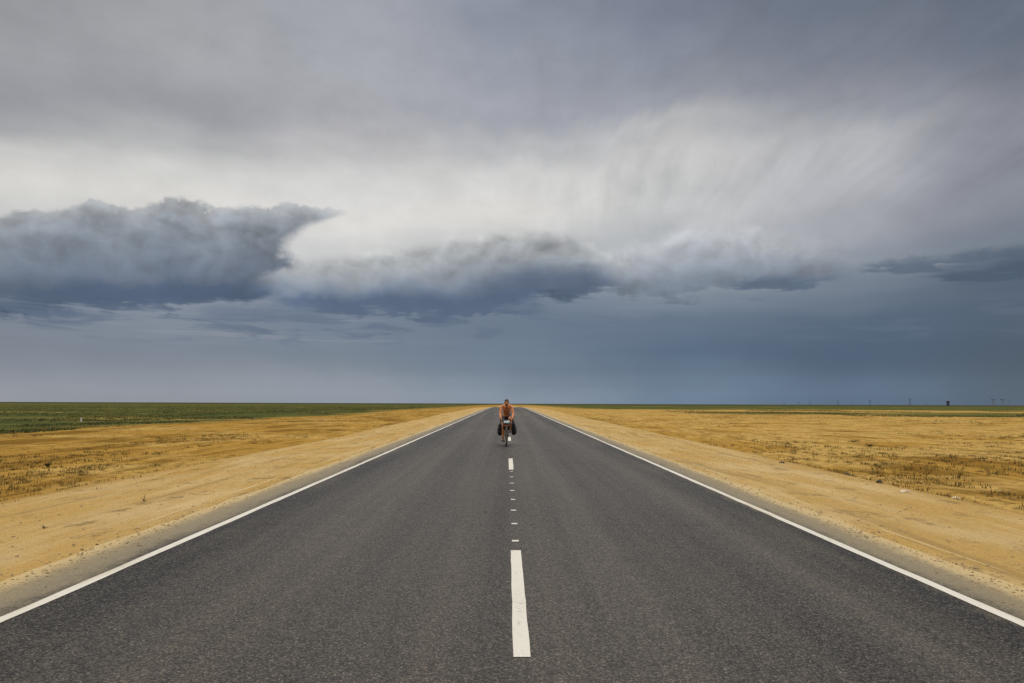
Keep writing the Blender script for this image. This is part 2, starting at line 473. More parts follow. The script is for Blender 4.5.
def asphalt_material():
    m, g, b = mat('asphalt')
    P = coords(g)
    x, y, z = g.sep(P)
    ax = x.abs()
    ag = g.voronoi(P, 88.0, 'Color')
    agv = g.sep(ag)[0]
    agd = g.voronoi(P, 88.0, 'Distance')
    fine = g.noise(P, 60.0, 4, 0.7)
    med = g.noise(P, 7.0, 5, 0.65)
    lane = g.noise(g.vec(x * 0.85 + 3.3, y * 0.010, 0.0), 1.0, 5, 0.62)
    patch = g.noise(g.vec(x * 0.35, y * 0.12, 4.0), 1.0, 4, 0.55)
    # polished wheel paths, two in each lane
    lx = (ax - 1.85).abs()
    wheel = g.smooth((lx - 0.85).abs(), 0.55, 0.05)
    v = 0.34 + agv * agv * 1.62 + (fine - 0.5) * 1.4 - g.smooth(ax, 2.3, 3.2) * g.smooth(ax, 3.9, 3.7) * 0.26 + g.smooth(ax, 2.2, 0.2) * 0.14 + (med - 0.5) * 0.35 + (lane - 0.5) * 1.8 + (patch - 0.5) * 0.60 + wheel * 0.16
    # a few paving joints running across
    jn = g.math('PINGPONG', y - 9.1 + x * 0.004, 14.0)
    joint = g.smooth((jn + (med - 0.5) * 0.10).abs(), 0.10, 0.02) * 0.10
    v = v - joint
    c = g.scale_col(g.mix((0.047, 0.0405, 0.0345, 1), (0.058, 0.0485, 0.0385, 1), g.smooth(lane, 0.35, 0.65)), v)
    light = g.smooth(agv, 0.955, 0.975) * g.smooth(agd, 0.45, 0.25)
    c = g.mix(c, (0.34, 0.27, 0.19, 1), light * 0.7)
    # blown sand lying on the paved edge
    dn = g.noise(g.vec(x * 2.0, y * 0.30, 2.0), 1.0, 6, 0.65)
    dn = dn + (g.noise(P, 7.0, 5, 0.7) - 0.5) * 0.8
    dust = (g.smooth(ax + (dn - 0.5) * 0.55, 3.60, 4.05) * 0.52 + g.smooth(ax + (dn - 0.5) * 0.5, 4.16, 4.44) * 0.45)
    grit = g.noise(P, 45.0, 3, 0.7)
    dustc = g.scale_col(g.mix((0.34, 0.275, 0.165, 1), (0.45, 0.33, 0.155, 1), g.smooth(ax, 4.0, 4.5)), 0.6 + grit * 0.8)
    inner = (g.noise(g.vec(x * 1.5, y * 0.2, 12.0), 1.0, 5, 0.6) - 0.42).max(0.0) * g.smooth(ax, 2.8, 3.8) * 0.5
    c = g.mix(c, dustc, dust.max(inner))
    g.put(b.inputs['Base Color'], c)
    g.put(b.inputs['Roughness'], 0.55 + (fine - 0.5) * 0.25 + dust * 0.2)
    b.inputs['Specular IOR Level'].default_value = 0.22
    bump(g, b, agd * -0.6 + fine * 0.6 + med * 0.2, 0.45, 0.006)
    return m


def paint_material(name, wear):
    m, g, b = mat(name)
    P = coords(g)
    x, y, z = g.sep(P)
    n = g.noise(P, 28.0, 6, 0.75)
    n2 = g.noise(g.vec(x * 3.0, y * 0.5), 1.0, 5, 0.6)
    c = g.mix((0.62, 0.585, 0.52, 1), (0.50, 0.465, 0.40, 1), n2)
    c = g.mix(c, (0.20, 0.18, 0.16, 1), g.smooth(n + (n2 - 0.5) * 0.35, wear, wear + 0.12) * 0.8)
    sd = g.noise(g.vec(x * 6.0, y * 0.35, 5.0), 1.0, 6, 0.68)
    c = g.mix(c, (0.40, 0.315, 0.195, 1), g.smooth(sd, 0.50, 0.68) * g.smooth(x.abs(), 3.0, 3.5) * 0.6)
    c = g.scale_col(c, 0.86 + g.noise(P, 90.0, 2, 0.5) * 0.28)
    g.put(b.inputs['Base Color'], c)
    b.inputs['Roughness'].default_value = 0.7
    bump(g, b, n, 0.3, 0.003)
    return m


M = {
    'ground': ground_material(),
    'asphalt': asphalt_material(),
    'paint': paint_material('white_road_paint', 0.57),
    'paint_worn': paint_material('worn_road_paint', 0.60),
}


# ------------------------------------------------------------------ object helpers
def link(name, bm, material, parent=None, smooth=False, recalc=True):
    me = bpy.data.meshes.new(name)
    if recalc:
        bmesh.ops.recalc_face_normals(bm, faces=bm.faces[:])
    bm.to_mesh(me)
    bm.free()
    me.materials.append(material)
    if smooth:
        me.polygons.foreach_set('use_smooth', [True] * len(me.polygons))
    o = bpy.data.objects.new(name, me)
    col.objects.link(o)
    if parent is not None:
        o.parent = parent
    return o


def mesh_np(name, verts, faces, material, parent=None, smooth=False):
    """verts (n,3); faces (m,k) all of one size"""
    me = bpy.data.meshes.new(name)
    faces = np.asarray(faces, dtype=np.int32)
    k = faces.shape[1]
    me.vertices.add(len(verts))
    me.vertices.foreach_set('co', np.asarray(verts, dtype=np.float32).ravel())
    me.loops.add(faces.size)
    me.loops.foreach_set('vertex_index', faces.ravel())
    me.polygons.add(len(faces))
    me.polygons.foreach_set('loop_start', np.arange(0, faces.size, k, dtype=np.int32))
    me.polygons.foreach_set('use_smooth', np.full(len(faces), smooth))
    me.update(calc_edges=True)
    me.validate()
    me.materials.append(material)
    o = bpy.data.objects.new(name, me)
    col.objects.link(o)
    if parent is not None:
        o.parent = parent
    return o


def thing(name, label, cat, loc=(0, 0, 0), rotz=0.0, group=None):
    o = bpy.data.objects.new(name, None)
    col.objects.link(o)
    o.location = loc
    o.rotation_euler = (0, 0, rotz)
    o.empty_display_size = 0.1
    tag(o, label, cat, group)
    return o


def tag(o, label=None, cat=None, group=None, kind=None):
    if label: o['label'] = label
    if cat: o['category'] = cat
    if group: o['group'] = group
    if kind: o['kind'] = kind
    return o


def copy_tree(o, parent=None):
    c = o.copy()
    col.objects.link(c)
    c.parent = parent
    for ch in [k for k in scene.objects if k.parent == o]:
        copy_tree(ch, c)
    return c


def frame_of(d):
    d = Vector(d).normalized()
    a = Vector((0, 0, 1)) if abs(d.z) < 0.9 else Vector((1, 0, 0))
    u = d.cross(a).normalized()
    return u, d.cross(u).normalized()


def tube(bm, pts, rad, n=8, closed=False):
    pts = [Vector(p) for p in pts]
    rads = rad if isinstance(rad, (list, tuple)) else [rad] * len(pts)
    rings = []
    L = len(pts)
    u = None
    for i, p in enumerate(pts):
        if closed:
            d = pts[(i + 1) % L] - pts[i - 1]
        else:
            d = pts[min(i + 1, L - 1)] - pts[max(i - 1, 0)]
        d.normalize()
        if u is None:
            u, w = frame_of(d)
        else:
            u = (u - d * u.dot(d)).normalized()
            w = d.cross(u)
        rings.append([bm.verts.new(p + (u * math.cos(a) + w * math.sin(a)) * rads[i]) for a in [2 * math.pi * k / n for k in range(n)]])
    for i in range(L if closed else L - 1):
        a, b = rings[i], rings[(i + 1) % L]
        for k in range(n):
            bm.faces.new((a[k], a[(k + 1) % n], b[(k + 1) % n], b[k]))
    if not closed:
        bm.faces.new(rings[0][::-1])
        bm.faces.new(rings[-1])
    return bm


def box(bm, c, s, bev=0.0, rot=None, seg=2):
    r = bmesh.ops.create_cube(bm, size=1.0)
    vs = r['verts']
    for v in vs:
        v.co = Vector((v.co.x * s[0], v.co.y * s[1], v.co.z * s[2]))
    if bev > 0:
        es = list({e for v in vs for e in v.link_edges})
        rb = bmesh.ops.bevel(bm, geom=es, offset=bev, segments=seg, affect='EDGES', profile=0.6)
        vs = list({v for f in rb['faces'] for v in f.verts} | {v for v in vs if v.is_valid})
        # whole island
        seen, todo = set(vs), list(vs)
        while todo:
            v = todo.pop()
            for e in v.link_edges:
                w_ = e.other_vert(v)
                if w_ not in seen:
                    seen.add(w_); todo.append(w_)
        vs = list(seen)
    for v in vs:
        co = v.co.copy()
        if rot is not None:
            co = rot @ co
        v.co = co + Vector(c)
    return vs


# ------------------------------------------------------------------ terrain
def road_z(y):
    y = np.asarray(y, dtype=float)
    s0, s1, a, bnd = 0.0048, -0.0060, 110.0, 220.0
    k = (s1 - s0) / (bnd - a)
    z1 = s0 * y
    d = np.clip(y - a, 0, bnd - a)
    z2 = s0 * a + s0 * d + 0.5 * k * d * d
    z3 = z2 + s1 * np.clip(y - bnd, 0, None)
    z = np.where(y < a, z1, z3)
    return np.maximum(z, -1.02)


def sm(x, a, b):
    t = np.clip((x - a) / (b - a), 0, 1)
    return t * t * (3 - 2 * t)


def fbm(x, y, s, seed=0.0):
    return mnoise.noise((x * s, y * s, seed)) + 0.5 * mnoise.noise((x * s * 2.1, y * s * 2.1, seed + 5))


ROAD_HALF = 4.45


def ground_z(x, y):
    """height of the terrain, scalar"""
    ax = abs(x)
    rz = float(road_z(y))
    edge = ROAD_HALF - 0.02 + 0.10 * mnoise.noise((y * 0.35, 3.0 if x > 0 else 9.0, 0)) + 0.05 * mnoise.noise((y * 1.6, x * 0.1, 4))
    d = ax - edge
    near = rz - 0.06 + 0.072 * float(sm(d, -0.10, 0.10)) - 0.035 * max(0.0, d)
    near += (0.016 * fbm(x, y * 0.4, 0.9, 2) + 0.03 * mnoise.noise((x * 1.7, y * 0.10, 8))) * float(sm(ax, 4.9, 6.5))
    far = -1.08 + 0.10 * fbm(x, y, 0.035, 1) + 0.045 * fbm(x, y * 0.7, 0.30, 7) * float(sm(y, 260, 90)) + 0.03 * mnoise.noise((x * 0.9, y * 0.7, 17)) * float(sm(y, 120, 40))
    if ax > 14 or y > 120:
        far += 0.10 * mnoise.noise((x * 0.006, y * 0.006, 3))
    t = float(sm(ax + 0.8 * mnoise.noise((y * 0.04, 2.0 if x > 0 else 6.0, 1)), 7.6, 13.0))
    return near * (1 - t) + far * t


def build_ground():
    xs = [0.0, 2.0, 3.6, 4.0]
    xv = 4.2
    while xv < 5.2: xs.append(xv); xv += 0.06
    while xv < 14: xs.append(xv); xv += 0.22
    st = 0.3
    while xv < 16000:
        xs.append(xv); st *= 1.075; xv += st
    xs.append(18000.0)
    xs = np.array(xs)
    xs = np.concatenate([-xs[:0:-1], xs])
    ys = [-300.0, -120, -60, -30, -15, -8, -4, -2]
    yv = 0.0
    while yv < 26: ys.append(yv); yv += 0.25
    st = 0.26
    while yv < 17000:
        ys.append(yv); st *= 1.03; yv += min(st, 400)
    ys.append(20000.0)
    ys = np.array(ys)
    nx, ny = len(xs), len(ys)
    V = np.zeros((ny, nx, 3))
    for j, yy in enumerate(ys):
        for i, xx in enumerate(xs):
            V[j, i] = (xx, yy, ground_z(xx, yy))
    idx = np.arange(nx * ny).reshape(ny, nx)
    Fc = np.stack([idx[:-1, :-1], idx[:-1, 1:], idx[1:, 1:], idx[1:, :-1]], -1).reshape(-1, 4)
    o = mesh_np('ground', V.reshape(-1, 3), Fc, M['ground'], smooth=True)
    tag(o, kind='structure')


build_ground()


def strip(name, x0, x1, y0, y1, dz, material, parent=None, nx=1, step=2.0, jit=0.0):
    ny = max(1, int(math.ceil((y1 - y0) / step)))
    xs = np.linspace(x0, x1, nx + 1)
    ys = np.linspace(y0, y1, ny + 1)
    V = np.zeros((ny + 1, nx + 1, 3))
    zz = road_z(ys)
    for j in range(ny + 1):
        V[j, :, 0] = xs
        V[j, :, 1] = ys[j]
        V[j, :, 2] = zz[j] + dz
        if jit:
            V[j, 0, 0] += random.uniform(-jit, jit)
            V[j, -1, 0] += random.uniform(-jit, jit)
    idx = np.arange((nx + 1) * (ny + 1)).reshape(ny + 1, nx + 1)
    Fc = np.stack([idx[:-1, :-1], idx[:-1, 1:], idx[1:, 1:], idx[1:, :-1]], -1).reshape(-1, 4)
    return mesh_np(name, V.reshape(-1, 3), Fc, material, parent)


road = strip('road', -ROAD_HALF - 0.35, ROAD_HALF + 0.35, -60, 430, 0.0, M['asphalt'], nx=8)
tag(road, kind='structure')
strip('edge_line', -3.755, -3.655, -40, 400, 0.004, M['paint'], road, step=0.4, jit=0.007)
strip('edge_line', 3.735, 3.835, -40, 400, 0.004, M['paint'], road, step=0.4, jit=0.007)
CX = 0.10
y0 = 4.48
k = 0
while y0 < 230:
    strip('centre_dash', CX - 0.055, CX + 0.055, y0, y0 + 3.08, 0.004, M['paint'] if k < 2 else M['paint_worn'], road, step=0.25, jit=0.003)
    if k == 0:
        for q in range(8):
            yy = 8.02 + 1.10 * q
            strip('survey_mark', CX - 0.038 + random.uniform(-.006, .006), CX + 0.038, yy, yy + 0.085, 0.0042, M['paint_worn'], road, step=0.1, jit=0.003)
    y0 += 11.7 if k == 0 else 11.3
    k += 1

# ------------------------------------------------------------------ small stuff on the ground
def leaf_mat(name, c1, c2, rough=0.8, scale=0.8):
    m, g, b = mat(name)
    P = coords(g)
    n = g.noise(P, scale, 4, 0.6)
    n2 = g.noise(P, 14.0, 2, 0.5)
    c = g.mix(c1, c2, g.smooth(n, 0.36, 0.64))
    g.put(b.inputs['Base Color'], g.scale_col(c, 0.7 + n2 * 0.6))
    b.inputs['Roughness'].default_value = rough
    b.inputs['Specular IOR Level'].default_value = 0.2
    return m


M['straw'] = leaf_mat('dry_straw', (0.34, 0.20, 0.045, 1), (0.17, 0.092, 0.018, 1))
M['scrub'] = leaf_mat('green_scrub', (0.050, 0.070, 0.020, 1), (0.140, 0.115, 0.034, 1), scale=0.07)
M['stone'] = leaf_mat('loose_stones', (0.40, 0.29, 0.15, 1), (0.20, 0.145, 0.085, 1), scale=3.0)


def gz_many(X, Y):
    return np.array([ground_z(a, b) for a, b in zip(X, Y)])


def tufts(name, X, Y, hmin, hmax, blades, width, spread, material, lean=0.6):
    n = len(X)
    Z = gz_many(X, Y)
    V = np.zeros((n, blades, 3, 3))
    for b in range(blades):
        a = rng.uniform(0, 2 * np.pi, n)
        r = rng.uniform(0, 1, n) ** 0.5 * spread
        bx_, by_ = X + np.cos(a) * r, Y + np.sin(a) * r
        h = rng.uniform(hmin, hmax, n)
        a2 = rng.uniform(0, 2 * np.pi, n)
        ln = rng.uniform(0.1, lean, n) * h
        w = width * rng.uniform(0.6, 1.4, n)
        px_, py_ = -np.sin(a2) * w, np.cos(a2) * w
        V[:, b, 0] = np.stack([bx_ - px_, by_ - py_, Z - 0.02], 1)
        V[:, b, 1] = np.stack([bx_ + px_, by_ + py_, Z - 0.02], 1)
        V[:, b, 2] = np.stack([bx_ + np.cos(a2) * ln, by_ + np.sin(a2) * ln, Z + h], 1)
    V = V.reshape(-1, 3)
    o = mesh_np(name, V, np.arange(len(V)).reshape(-1, 3), material)
    return tag(o, kind='stuff')


def clumpy(X, Y, s, seed, lo):
    v = np.array([fbm(a, b, s, seed) for a, b in zip(X, Y)])
    return v > lo


# dry grass of the ochre plain, in drawn-out patches
N = 30000
Yg = 8 + (rng.uniform(0, 1, N) ** 1.7) * 170
Xg = (9.6 + rng.normal(0, 0.8, N) + rng.uniform(0, 1, N) ** 1.3 * np.minimum(20 + Yg * 0.9, 110)) * rng.choice([-1, 1], N)
keep = np.array([mnoise.noise((a * 0.22, b * 0.04, 2.5)) + 0.6 * mnoise.noise((a * 0.8, b * 0.3, 7)) for a, b in zip(Xg, Yg)]) > 0.05
keep &= ~((Xg < -46) & True)
tufts('dry_grass', Xg[keep], Yg[keep], 0.02, 0.07, 6, 0.012, 0.13, M['straw'])

# rough tussocks among it, in patches
N = 26000
Yt = 12 + rng.uniform(0, 1, N) ** 1.5 * 150
Xt = (10.5 + rng.uniform(0, 1, N) ** 1.2 * np.minimum(18 + Yt * 0.9, 100)) * rng.choice([-1, 1], N)
kt = np.array([mnoise.noise((a * 0.10, b * 0.06, 12.5)) + 0.7 * mnoise.noise((a * 0.45, b * 0.35, 27)) for a, b in zip(Xt, Yt)]) > 0.28
kt &= Xt > -52
M['tussock'] = leaf_mat('brown_tussock', (0.20, 0.125, 0.030, 1), (0.10, 0.078, 0.024, 1), scale=0.4)
tufts('tussock_grass', Xt[kt], Yt[kt], 0.04, 0.15, 12, 0.016, 0.20, M['tussock'], 0.9)

# low green scrub of the steppe
N = 34000
Ys = 40 + (rng.uniform(0, 1, N) ** 1.9) * 520
Xs = -(39 + rng.uniform(0, 1, N) ** 1.4 * (25 + Ys * 0.95))
Xs += np.array([mnoise.noise((b * 0.03, a * 0.02, 4)) for a, b in zip(Xs, Ys)]) * 3.5
k1 = np.array([fbm(a, b * 0.5, 0.06, 3) for a, b in zip(Xs, Ys)]) > np.where(Xs < -58, -0.30, -0.30 + (Xs + 58) / 18 * 0.75)
Yr = 158 + rng.uniform(0, 1, 16000) ** 1.5 * 180
Xr = 55 + rng.uniform(0, 1, 16000) * 220
k2 = clumpy(Xr, Yr, 0.02, 9, 0.05)
Xa, Ya = np.concatenate([Xs[k1], Xr[k2]]), np.concatenate([Ys[k1], Yr[k2]])
tufts('steppe_scrub', Xa, Ya, 0.05, 0.24, 9, 0.05, 0.45, M['scrub'], 0.9)

# crumbs of stone on the shoulder
def pebbles(name, X, Y, smin, smax, material):
    base = bmesh.new()
    bmesh.ops.create_icosphere(base, subdivisions=1, radius=1.0)
    bv = np.array([v.co[:] for v in base.verts]); bf = np.array([[v.index for v in f.verts] for f in base.faces])
    base.free()
    n = len(X)
    Z = np.maximum(gz_many(X, Y), road_z(Y) - 0.5 * (np.abs(X) > ROAD_HALF + 0.3))
    s = smin + (smax - smin) * rng.uniform(0, 1, n) ** 4
    A = bv[None] * (s[:, None, None] * rng.uniform(0.6, 1.3, (n, 1, 3))) * rng.uniform(0.8, 1.2, (n, len(bv), 1))
    A[:, :, 2] *= 0.65
    A += np.stack([X, Y, Z + s * 0.15], 1)[:, None, :]
    Fc = bf[None] + (np.arange(n) * len(bv))[:, None, None]
    o = mesh_np(name, A.reshape(-1, 3), Fc.reshape(-1, 3), material)
    return tag(o, kind='stuff')


N = 5200
Yp = 4.5 + rng.uniform(0, 1, N) ** 1.8 * 40
Xp = (4.55 + rng.uniform(0, 1, N) ** 1.1 * 6.5) * rng.choice([-1, 1], N)
Ye = 4.2 + rng.uniform(0, 1, 7000) ** 1.7 * 30
Xe = (4.36 + rng.normal(0, 0.16, 7000)) * rng.choice([-1, 1], 7000)
pebbles('edge_gravel', Xe, Ye, 0.004, 0.016, M['stone'])
pebbles('gravel', Xp, Yp, 0.005, 0.022, M['stone'])

# ------------------------------------------------------------------ single things on the ground
M['dark_stone'] = leaf_mat('dark_stone', (0.055, 0.045, 0.038, 1), (0.11, 0.085, 0.06, 1), scale=9.0)
M['pale_stone'] = leaf_mat('pale_stone', (0.62, 0.52, 0.36, 1), (0.45, 0.36, 0.22, 1), scale=9.0)


def rock(name, x, y, sx, sy, sz, seed, material, label):
    bm = bmesh.new()
    bmesh.ops.create_icosphere(bm, subdivisions=3, radius=1.0)
    for v in bm.verts:
        n = v.co.normalized()
        f = 1 + 0.38 * mnoise.noise(n * 1.3 + Vector((seed, 0, 0))) + 0.16 * mnoise.noise(n * 3.4 + Vector((0, seed, 0)))
        q = n * f
        # broken flat faces
        for k_ in range(5):
            pn = Vector((math.sin(seed * 3 + k_ * 2.1), math.cos(seed * 5 + k_ * 1.3), math.sin(seed + k_ * 4.2))).normalized()
            dd = q.dot(pn) - 0.78
            if dd > 0: q -= pn * dd
        v.co = Vector((q.x * sx, q.y * sy, q.z * sz))
    o = link(name, bm, material)
    o.location = (x, y, ground_z(x, y) + sz * 0.45)
    return tag(o, label, 'rock')


rock('rock', 7.62, 19.1, 0.075, 0.05, 0.035, 1.7, M['dark_stone'], 'small flat dark rock on the sandy shoulder, nearest the cyclist of the three dark rocks')
rock('rock', 9.0, 18.3, 0.085, 0.06, 0.05, 4.2, M['dark_stone'], 'dark rock halfway down the sandy bank, second from the right of the road')
rock('rock', 8.15, 15.1, 0.06, 0.05, 0.055, 6.9, M['dark_stone'], 'upright dark grey rock at the foot of the sandy shoulder beside a pale stone')
rock('rock', 7.55, 13.1, 0.10, 0.07, 0.03, 9.3, M['pale_stone'], 'flat pale cream stone on the sandy shoulder, below the upright dark rock')
rock('rock', 9.1, 14.0, 0.09, 0.06, 0.03, 12.8, M['pale_stone'], 'flat pale stone at the bottom of the sandy bank, farthest right of the stones')


def plant(name, x, y, h, spread, stems, leaves, material, label, seed, cat='plant', tw=0.004):
    rr = random.Random(seed)
    t = thing(name, label, cat, (x, y, ground_z(x, y) - 0.01), rr.uniform(0, 6))
    bm = bmesh.new(); lf = bmesh.new()
    for i in range(stems):
        a = 2 * math.pi * i / stems + rr.uniform(-0.5, 0.5)
        r = spread * rr.uniform(0.25, 1.0)
        hh = h * rr.uniform(0.3, 0.8)
        if i == 0: r, hh = spread * 0.1, h
        pts = [Vector((0, 0, 0)), Vector((math.cos(a) * r * 0.35, math.sin(a) * r * 0.35, hh * 0.5)), Vector((math.cos(a) * r, math.sin(a) * r, hh))]
        tube(bm, pts, [tw * 1.5, tw, tw * 0.4], 5)
        for j in range(leaves):
            f = rr.uniform(0.05, 1.0)
            p = pts[0].lerp(pts[1], f * 2) if f < 0.5 else pts[1].lerp(pts[2], f * 2 - 1)
            d = Vector((rr.uniform(-1, 1), rr.uniform(-1, 1), rr.uniform(-0.1, 0.9))).normalized()
            u, w_ = frame_of(d)
            L, W = h * rr.uniform(0.14, 0.28), h * rr.uniform(0.02, 0.05)
            vs = [lf.verts.new(p), lf.verts.new(p + d * L * 0.5 + u * W), lf.verts.new(p + d * L), lf.verts.new(p + d * L * 0.5 - u * W)]
            lf.faces.new(vs)
    link('stem', bm, M['twig'], t)
    link('leaves', lf, material, t)
    return t


M['twig'] = leaf_mat('dry_twig', (0.10, 0.075, 0.035, 1), (0.06, 0.045, 0.022, 1), scale=10)
M['darkleaf'] = leaf_mat('dark_leaf', (0.045, 0.045, 0.014, 1), (0.085, 0.065, 0.02, 1), scale=4)
plant('weed', -5.88, 11.3, 0.13, 0.07, 5, 3, M['darkleaf'], 'lone dark weed with a thin upright stem on the left sandy shoulder', 3)
plant('weed', -5.95, 9.0, 0.06, 0.07, 6, 8, M['darkleaf'], 'tiny flat weed on the sandy shoulder, nearer than the lone upright weed', 5)
plant('shrub', -18.9, 28.6, 0.27, 0.17, 26, 16, M['darkleaf'], 'dark bushy shrub on the ochre slope at the left, the tallest one there', 8, 'shrub', 0.008)
plant('shrub', -19.4, 27.3, 0.12, 0.30, 18, 16, M['darkleaf'], 'low spreading dark shrub just in front of the tallest left shrub', 9, 'shrub', 0.006)
plant('shrub', -15.7, 25.6, 0.12, 0.18, 18, 16, M['darkleaf'], 'small dark shrub low on the left ochre slope, nearest the sandy shoulder', 10, 'shrub', 0.006)
plant('shrub', -26.6, 35.5, 0.16, 0.30, 18, 14, M['darkleaf'], 'dark shrub out on the left ochre plain, behind the tallest left shrub', 11, 'shrub', 0.006)
plant('shrub', 24.6, 48.8, 0.20, 0.75, 30, 16, M['darkleaf'], 'long flat dark shrub on the right ochre plain, the farther of two', 12, 'shrub', 0.008)
plant('shrub', 22.7, 43.0, 0.24, 0.45, 30, 16, M['darkleaf'], 'rounded dark shrub on the right ochre plain, the nearer of two', 13, 'shrub', 0.008)
plant('weed', 12.1, 19.2, 0.16, 0.08, 7, 7, M['darkleaf'], 'dark upright weed below the sandy bank at the right edge of the view', 14)

# white kilometre stake in the green steppe
M['white_plastic'] = plain('white_stake_paint', (0.52, 0.50, 0.45, 1), 0.6, 0.15)
M['red_band'] = plain('faded_red_paint', (0.45, 0.10, 0.06, 1), 0.6, 0.12)
t = thing('marker_post', 'short white marker post with a faded red side in the green steppe', 'marker post', (-59.6, 96.6, ground_z(-59.6, 96.6)))
bm = bmesh.new(); box(bm, (0, 0, 0.23), (0.22, 0.15, 0.50), 0.02); link('post', bm, M['white_plastic'], t)
bm = bmesh.new(); box(bm, (-0.117, 0, 0.26), (0.02, 0.12, 0.38), 0.004); link('side_band', bm, M['red_band'], t)
bm = bmesh.new(); box(bm, (0, 0, 0.51), (0.26, 0.19, 0.06), 0.02); link('cap', bm, M['white_plastic'], t)

# ------------------------------------------------------------------ far structures on the horizon
M['steel'] = plain('weathered_steel', (0.10, 0.105, 0.11, 1), 0.6, 0.1, 2.0)
M['concrete'] = plain('grey_concrete_pole', (0.17, 0.17, 0.165, 1), 0.8, 0.1, 2.0)
M['tower_wall'] = plain('dark_tower_wall', (0.035, 0.042, 0.052, 1), 0.8, 0.15, 1.0)


def lattice_mast(bm, h, w0, w1, t_):
    for sx in (-1, 1):
        for sy in (-1, 1):
            tube(bm, [(sx * w0, sy * w0, 0), (sx * w1, sy * w1, h)], t_, 4)
    n = int(h / 2.2)
    for i in range(n):
        z0_, z1_ = h * i / n, h * (i + 1) / n
        a, b_ = w0 + (w1 - w0) * i / n, w0 + (w1 - w0) * (i + 1) / n
        s = 1 if i % 2 else -1
        for q in (-1, 1):
            tube(bm, [(-s * a, q * a, z0_), (s * b_, q * b_, z1_)], t_ * 0.6, 4)
            tube(bm, [(q * a, -s * a, z0_), (q * b_, s * b_, z1_)], t_ * 0.6, 4)


def pylon(x, y, h, arm, label):
    t = thing('pylon', label, 'pylon', (x, y, ground_z(x, y) - 0.1), 0.2, 'lattice pylons along the horizon')
    bm = bmesh.new(); lattice_mast(bm, h, 1.0, 0.45, 0.17); link('mast', bm, M['steel'], t)
    bm = bmesh.new()
    for q in (-1, 1):
        tube(bm, [(-arm, q * 0.4, h - 0.3), (arm, q * 0.4, h - 0.3)], 0.20, 4)
        tube(bm, [(-arm, q * 0.4, h - 0.3), (0, q * 0.4, h + 1.1), (arm, q * 0.4, h - 0.3)], 0.12, 4)
    for i in range(-4, 5):
        tube(bm, [(arm * i / 4.5, -0.4, h - 0.3), (arm * i / 4.5, 0.4, h - 0.3)], 0.08, 4)
    link('crossarm', bm, M['steel'], t)
    for q in (-0.92, -0.0, 0.92):
        bm = bmesh.new()
        tube(bm, [(q * arm, 0, h - 0.3), (q * arm, 0, h - 1.8)], [0.14, 0.10], 6)
        link('insulator', bm, M['concrete'], t)
    return t


def at_az(px, d):
    a = math.radians(sky_dir(px, 403)[0])
    return d * math.tan(a), d


for px, d, h, arm, lab in [
    (910, 1366, 14.6, 4.4, 'tallest T shaped lattice pylon on the horizon, just left of the dark tower'),
    (870, 1740, 14.2, 4.4, 'T shaped lattice pylon on the horizon, second to the left of the dark tower'),
    (838, 2150, 13.8, 4.4, 'T shaped lattice pylon on the horizon, third to the left of the dark tower'),
    (810, 2650, 13.8, 4.4, 'faint T shaped pylon on the horizon, fourth to the left of the dark tower'),
    (784, 3300, 13.8, 4.4, 'faintest and farthest T shaped pylon on the horizon, last of the line'),
]:
    x_, y_ = at_az(px, d)
    pylon(x_, y_, h, arm, lab)


def portal(px, d, w, h, label):
    x_, y_ = at_az(px, d)
    t = thing('portal_pylon', label, 'pylon', (x_, y_, ground_z(x_, y_) - 0.1), 0, 'portal pylons on the horizon')
    for q in (-1, 1):
        bm = bmesh.new()
        tube(bm, [(q * (w + 0.5), 0, 0), (q * w, 0, h)], [0.34, 0.26], 6)
        link('leg', bm, M['concrete'], t)
    bm = bmesh.new(); box(bm, (0, 0, h + 0.2), (w * 2 + 4.5, 0.7, 0.8), 0.05)
    tube(bm, [(-w, 0, h * 0.72), (w, 0, h - 0.3)], 0.12, 5); tube(bm, [(w, 0, h * 0.72), (-w, 0, h - 0.3)], 0.12, 5)
    link('crossbeam', bm, M['steel'], t)
    for q in (-1, 0, 1):
        bm = bmesh.new(); tube(bm, [(q * (w + 1.5), 0, h), (q * (w + 1.5), 0, h - 1.7)], [0.16, 0.12], 6)
        link('insulator', bm, M['concrete'], t)


portal(993.5, 1150, 1.6, 12.6, 'two legged portal pylon at the right end of the horizon, left of its twin')
portal(1002.5, 1150, 2.0, 12.6, 'two legged portal pylon at the right end of the horizon, right of its twin')

ps = thing('utility_pole', 'thin grey utility pole on the horizon, one of the evenly spaced line', 'utility pole', (0, 0, 0), 0, 'thin utility poles along the horizon')
bm = bmesh.new(); tube(bm, [(0, 0, 0), (0, 0, 9.2)], [0.34, 0.24], 7); link('pole', bm, M['concrete'], ps)
bm = bmesh.new(); box(bm, (0, 0, 8.6), (2.4, 0.25, 0.28), 0.03); link('crossarm', bm, M['steel'], ps)
for q in (-1.05, 0, 1.05):
    bm = bmesh.new(); tube(bm, [(q, 0, 8.74), (q, 0, 9.15)], [0.14, 0.08], 6)
    link('insulator', bm, M['concrete'], ps)
POLES = [
    (768, 1650, 'thin grey utility pole on the horizon, the farthest left of the whole line of poles'),
    (799, 1250, 'clear thin utility pole on the horizon between two faint pylons'),
    (853, 1600, 'thin utility pole on the horizon midway between the second and third pylons from the tower'),
    (879, 1600, 'thin utility pole on the horizon just right of the second pylon from the tower'),
    (895, 1600, 'thin utility pole on the horizon just left of the tallest pylon'),
    (927, 1350, 'thin utility pole on the horizon between the tallest pylon and the dark tower'),
    (965, 1300, 'thin utility pole on the horizon just right of the dark tower'),
    (987, 1200, 'thin utility pole on the horizon just left of the portal pylons'),
    (1008.5, 1100, 'thin utility pole on the horizon just right of the portal pylons'),
]
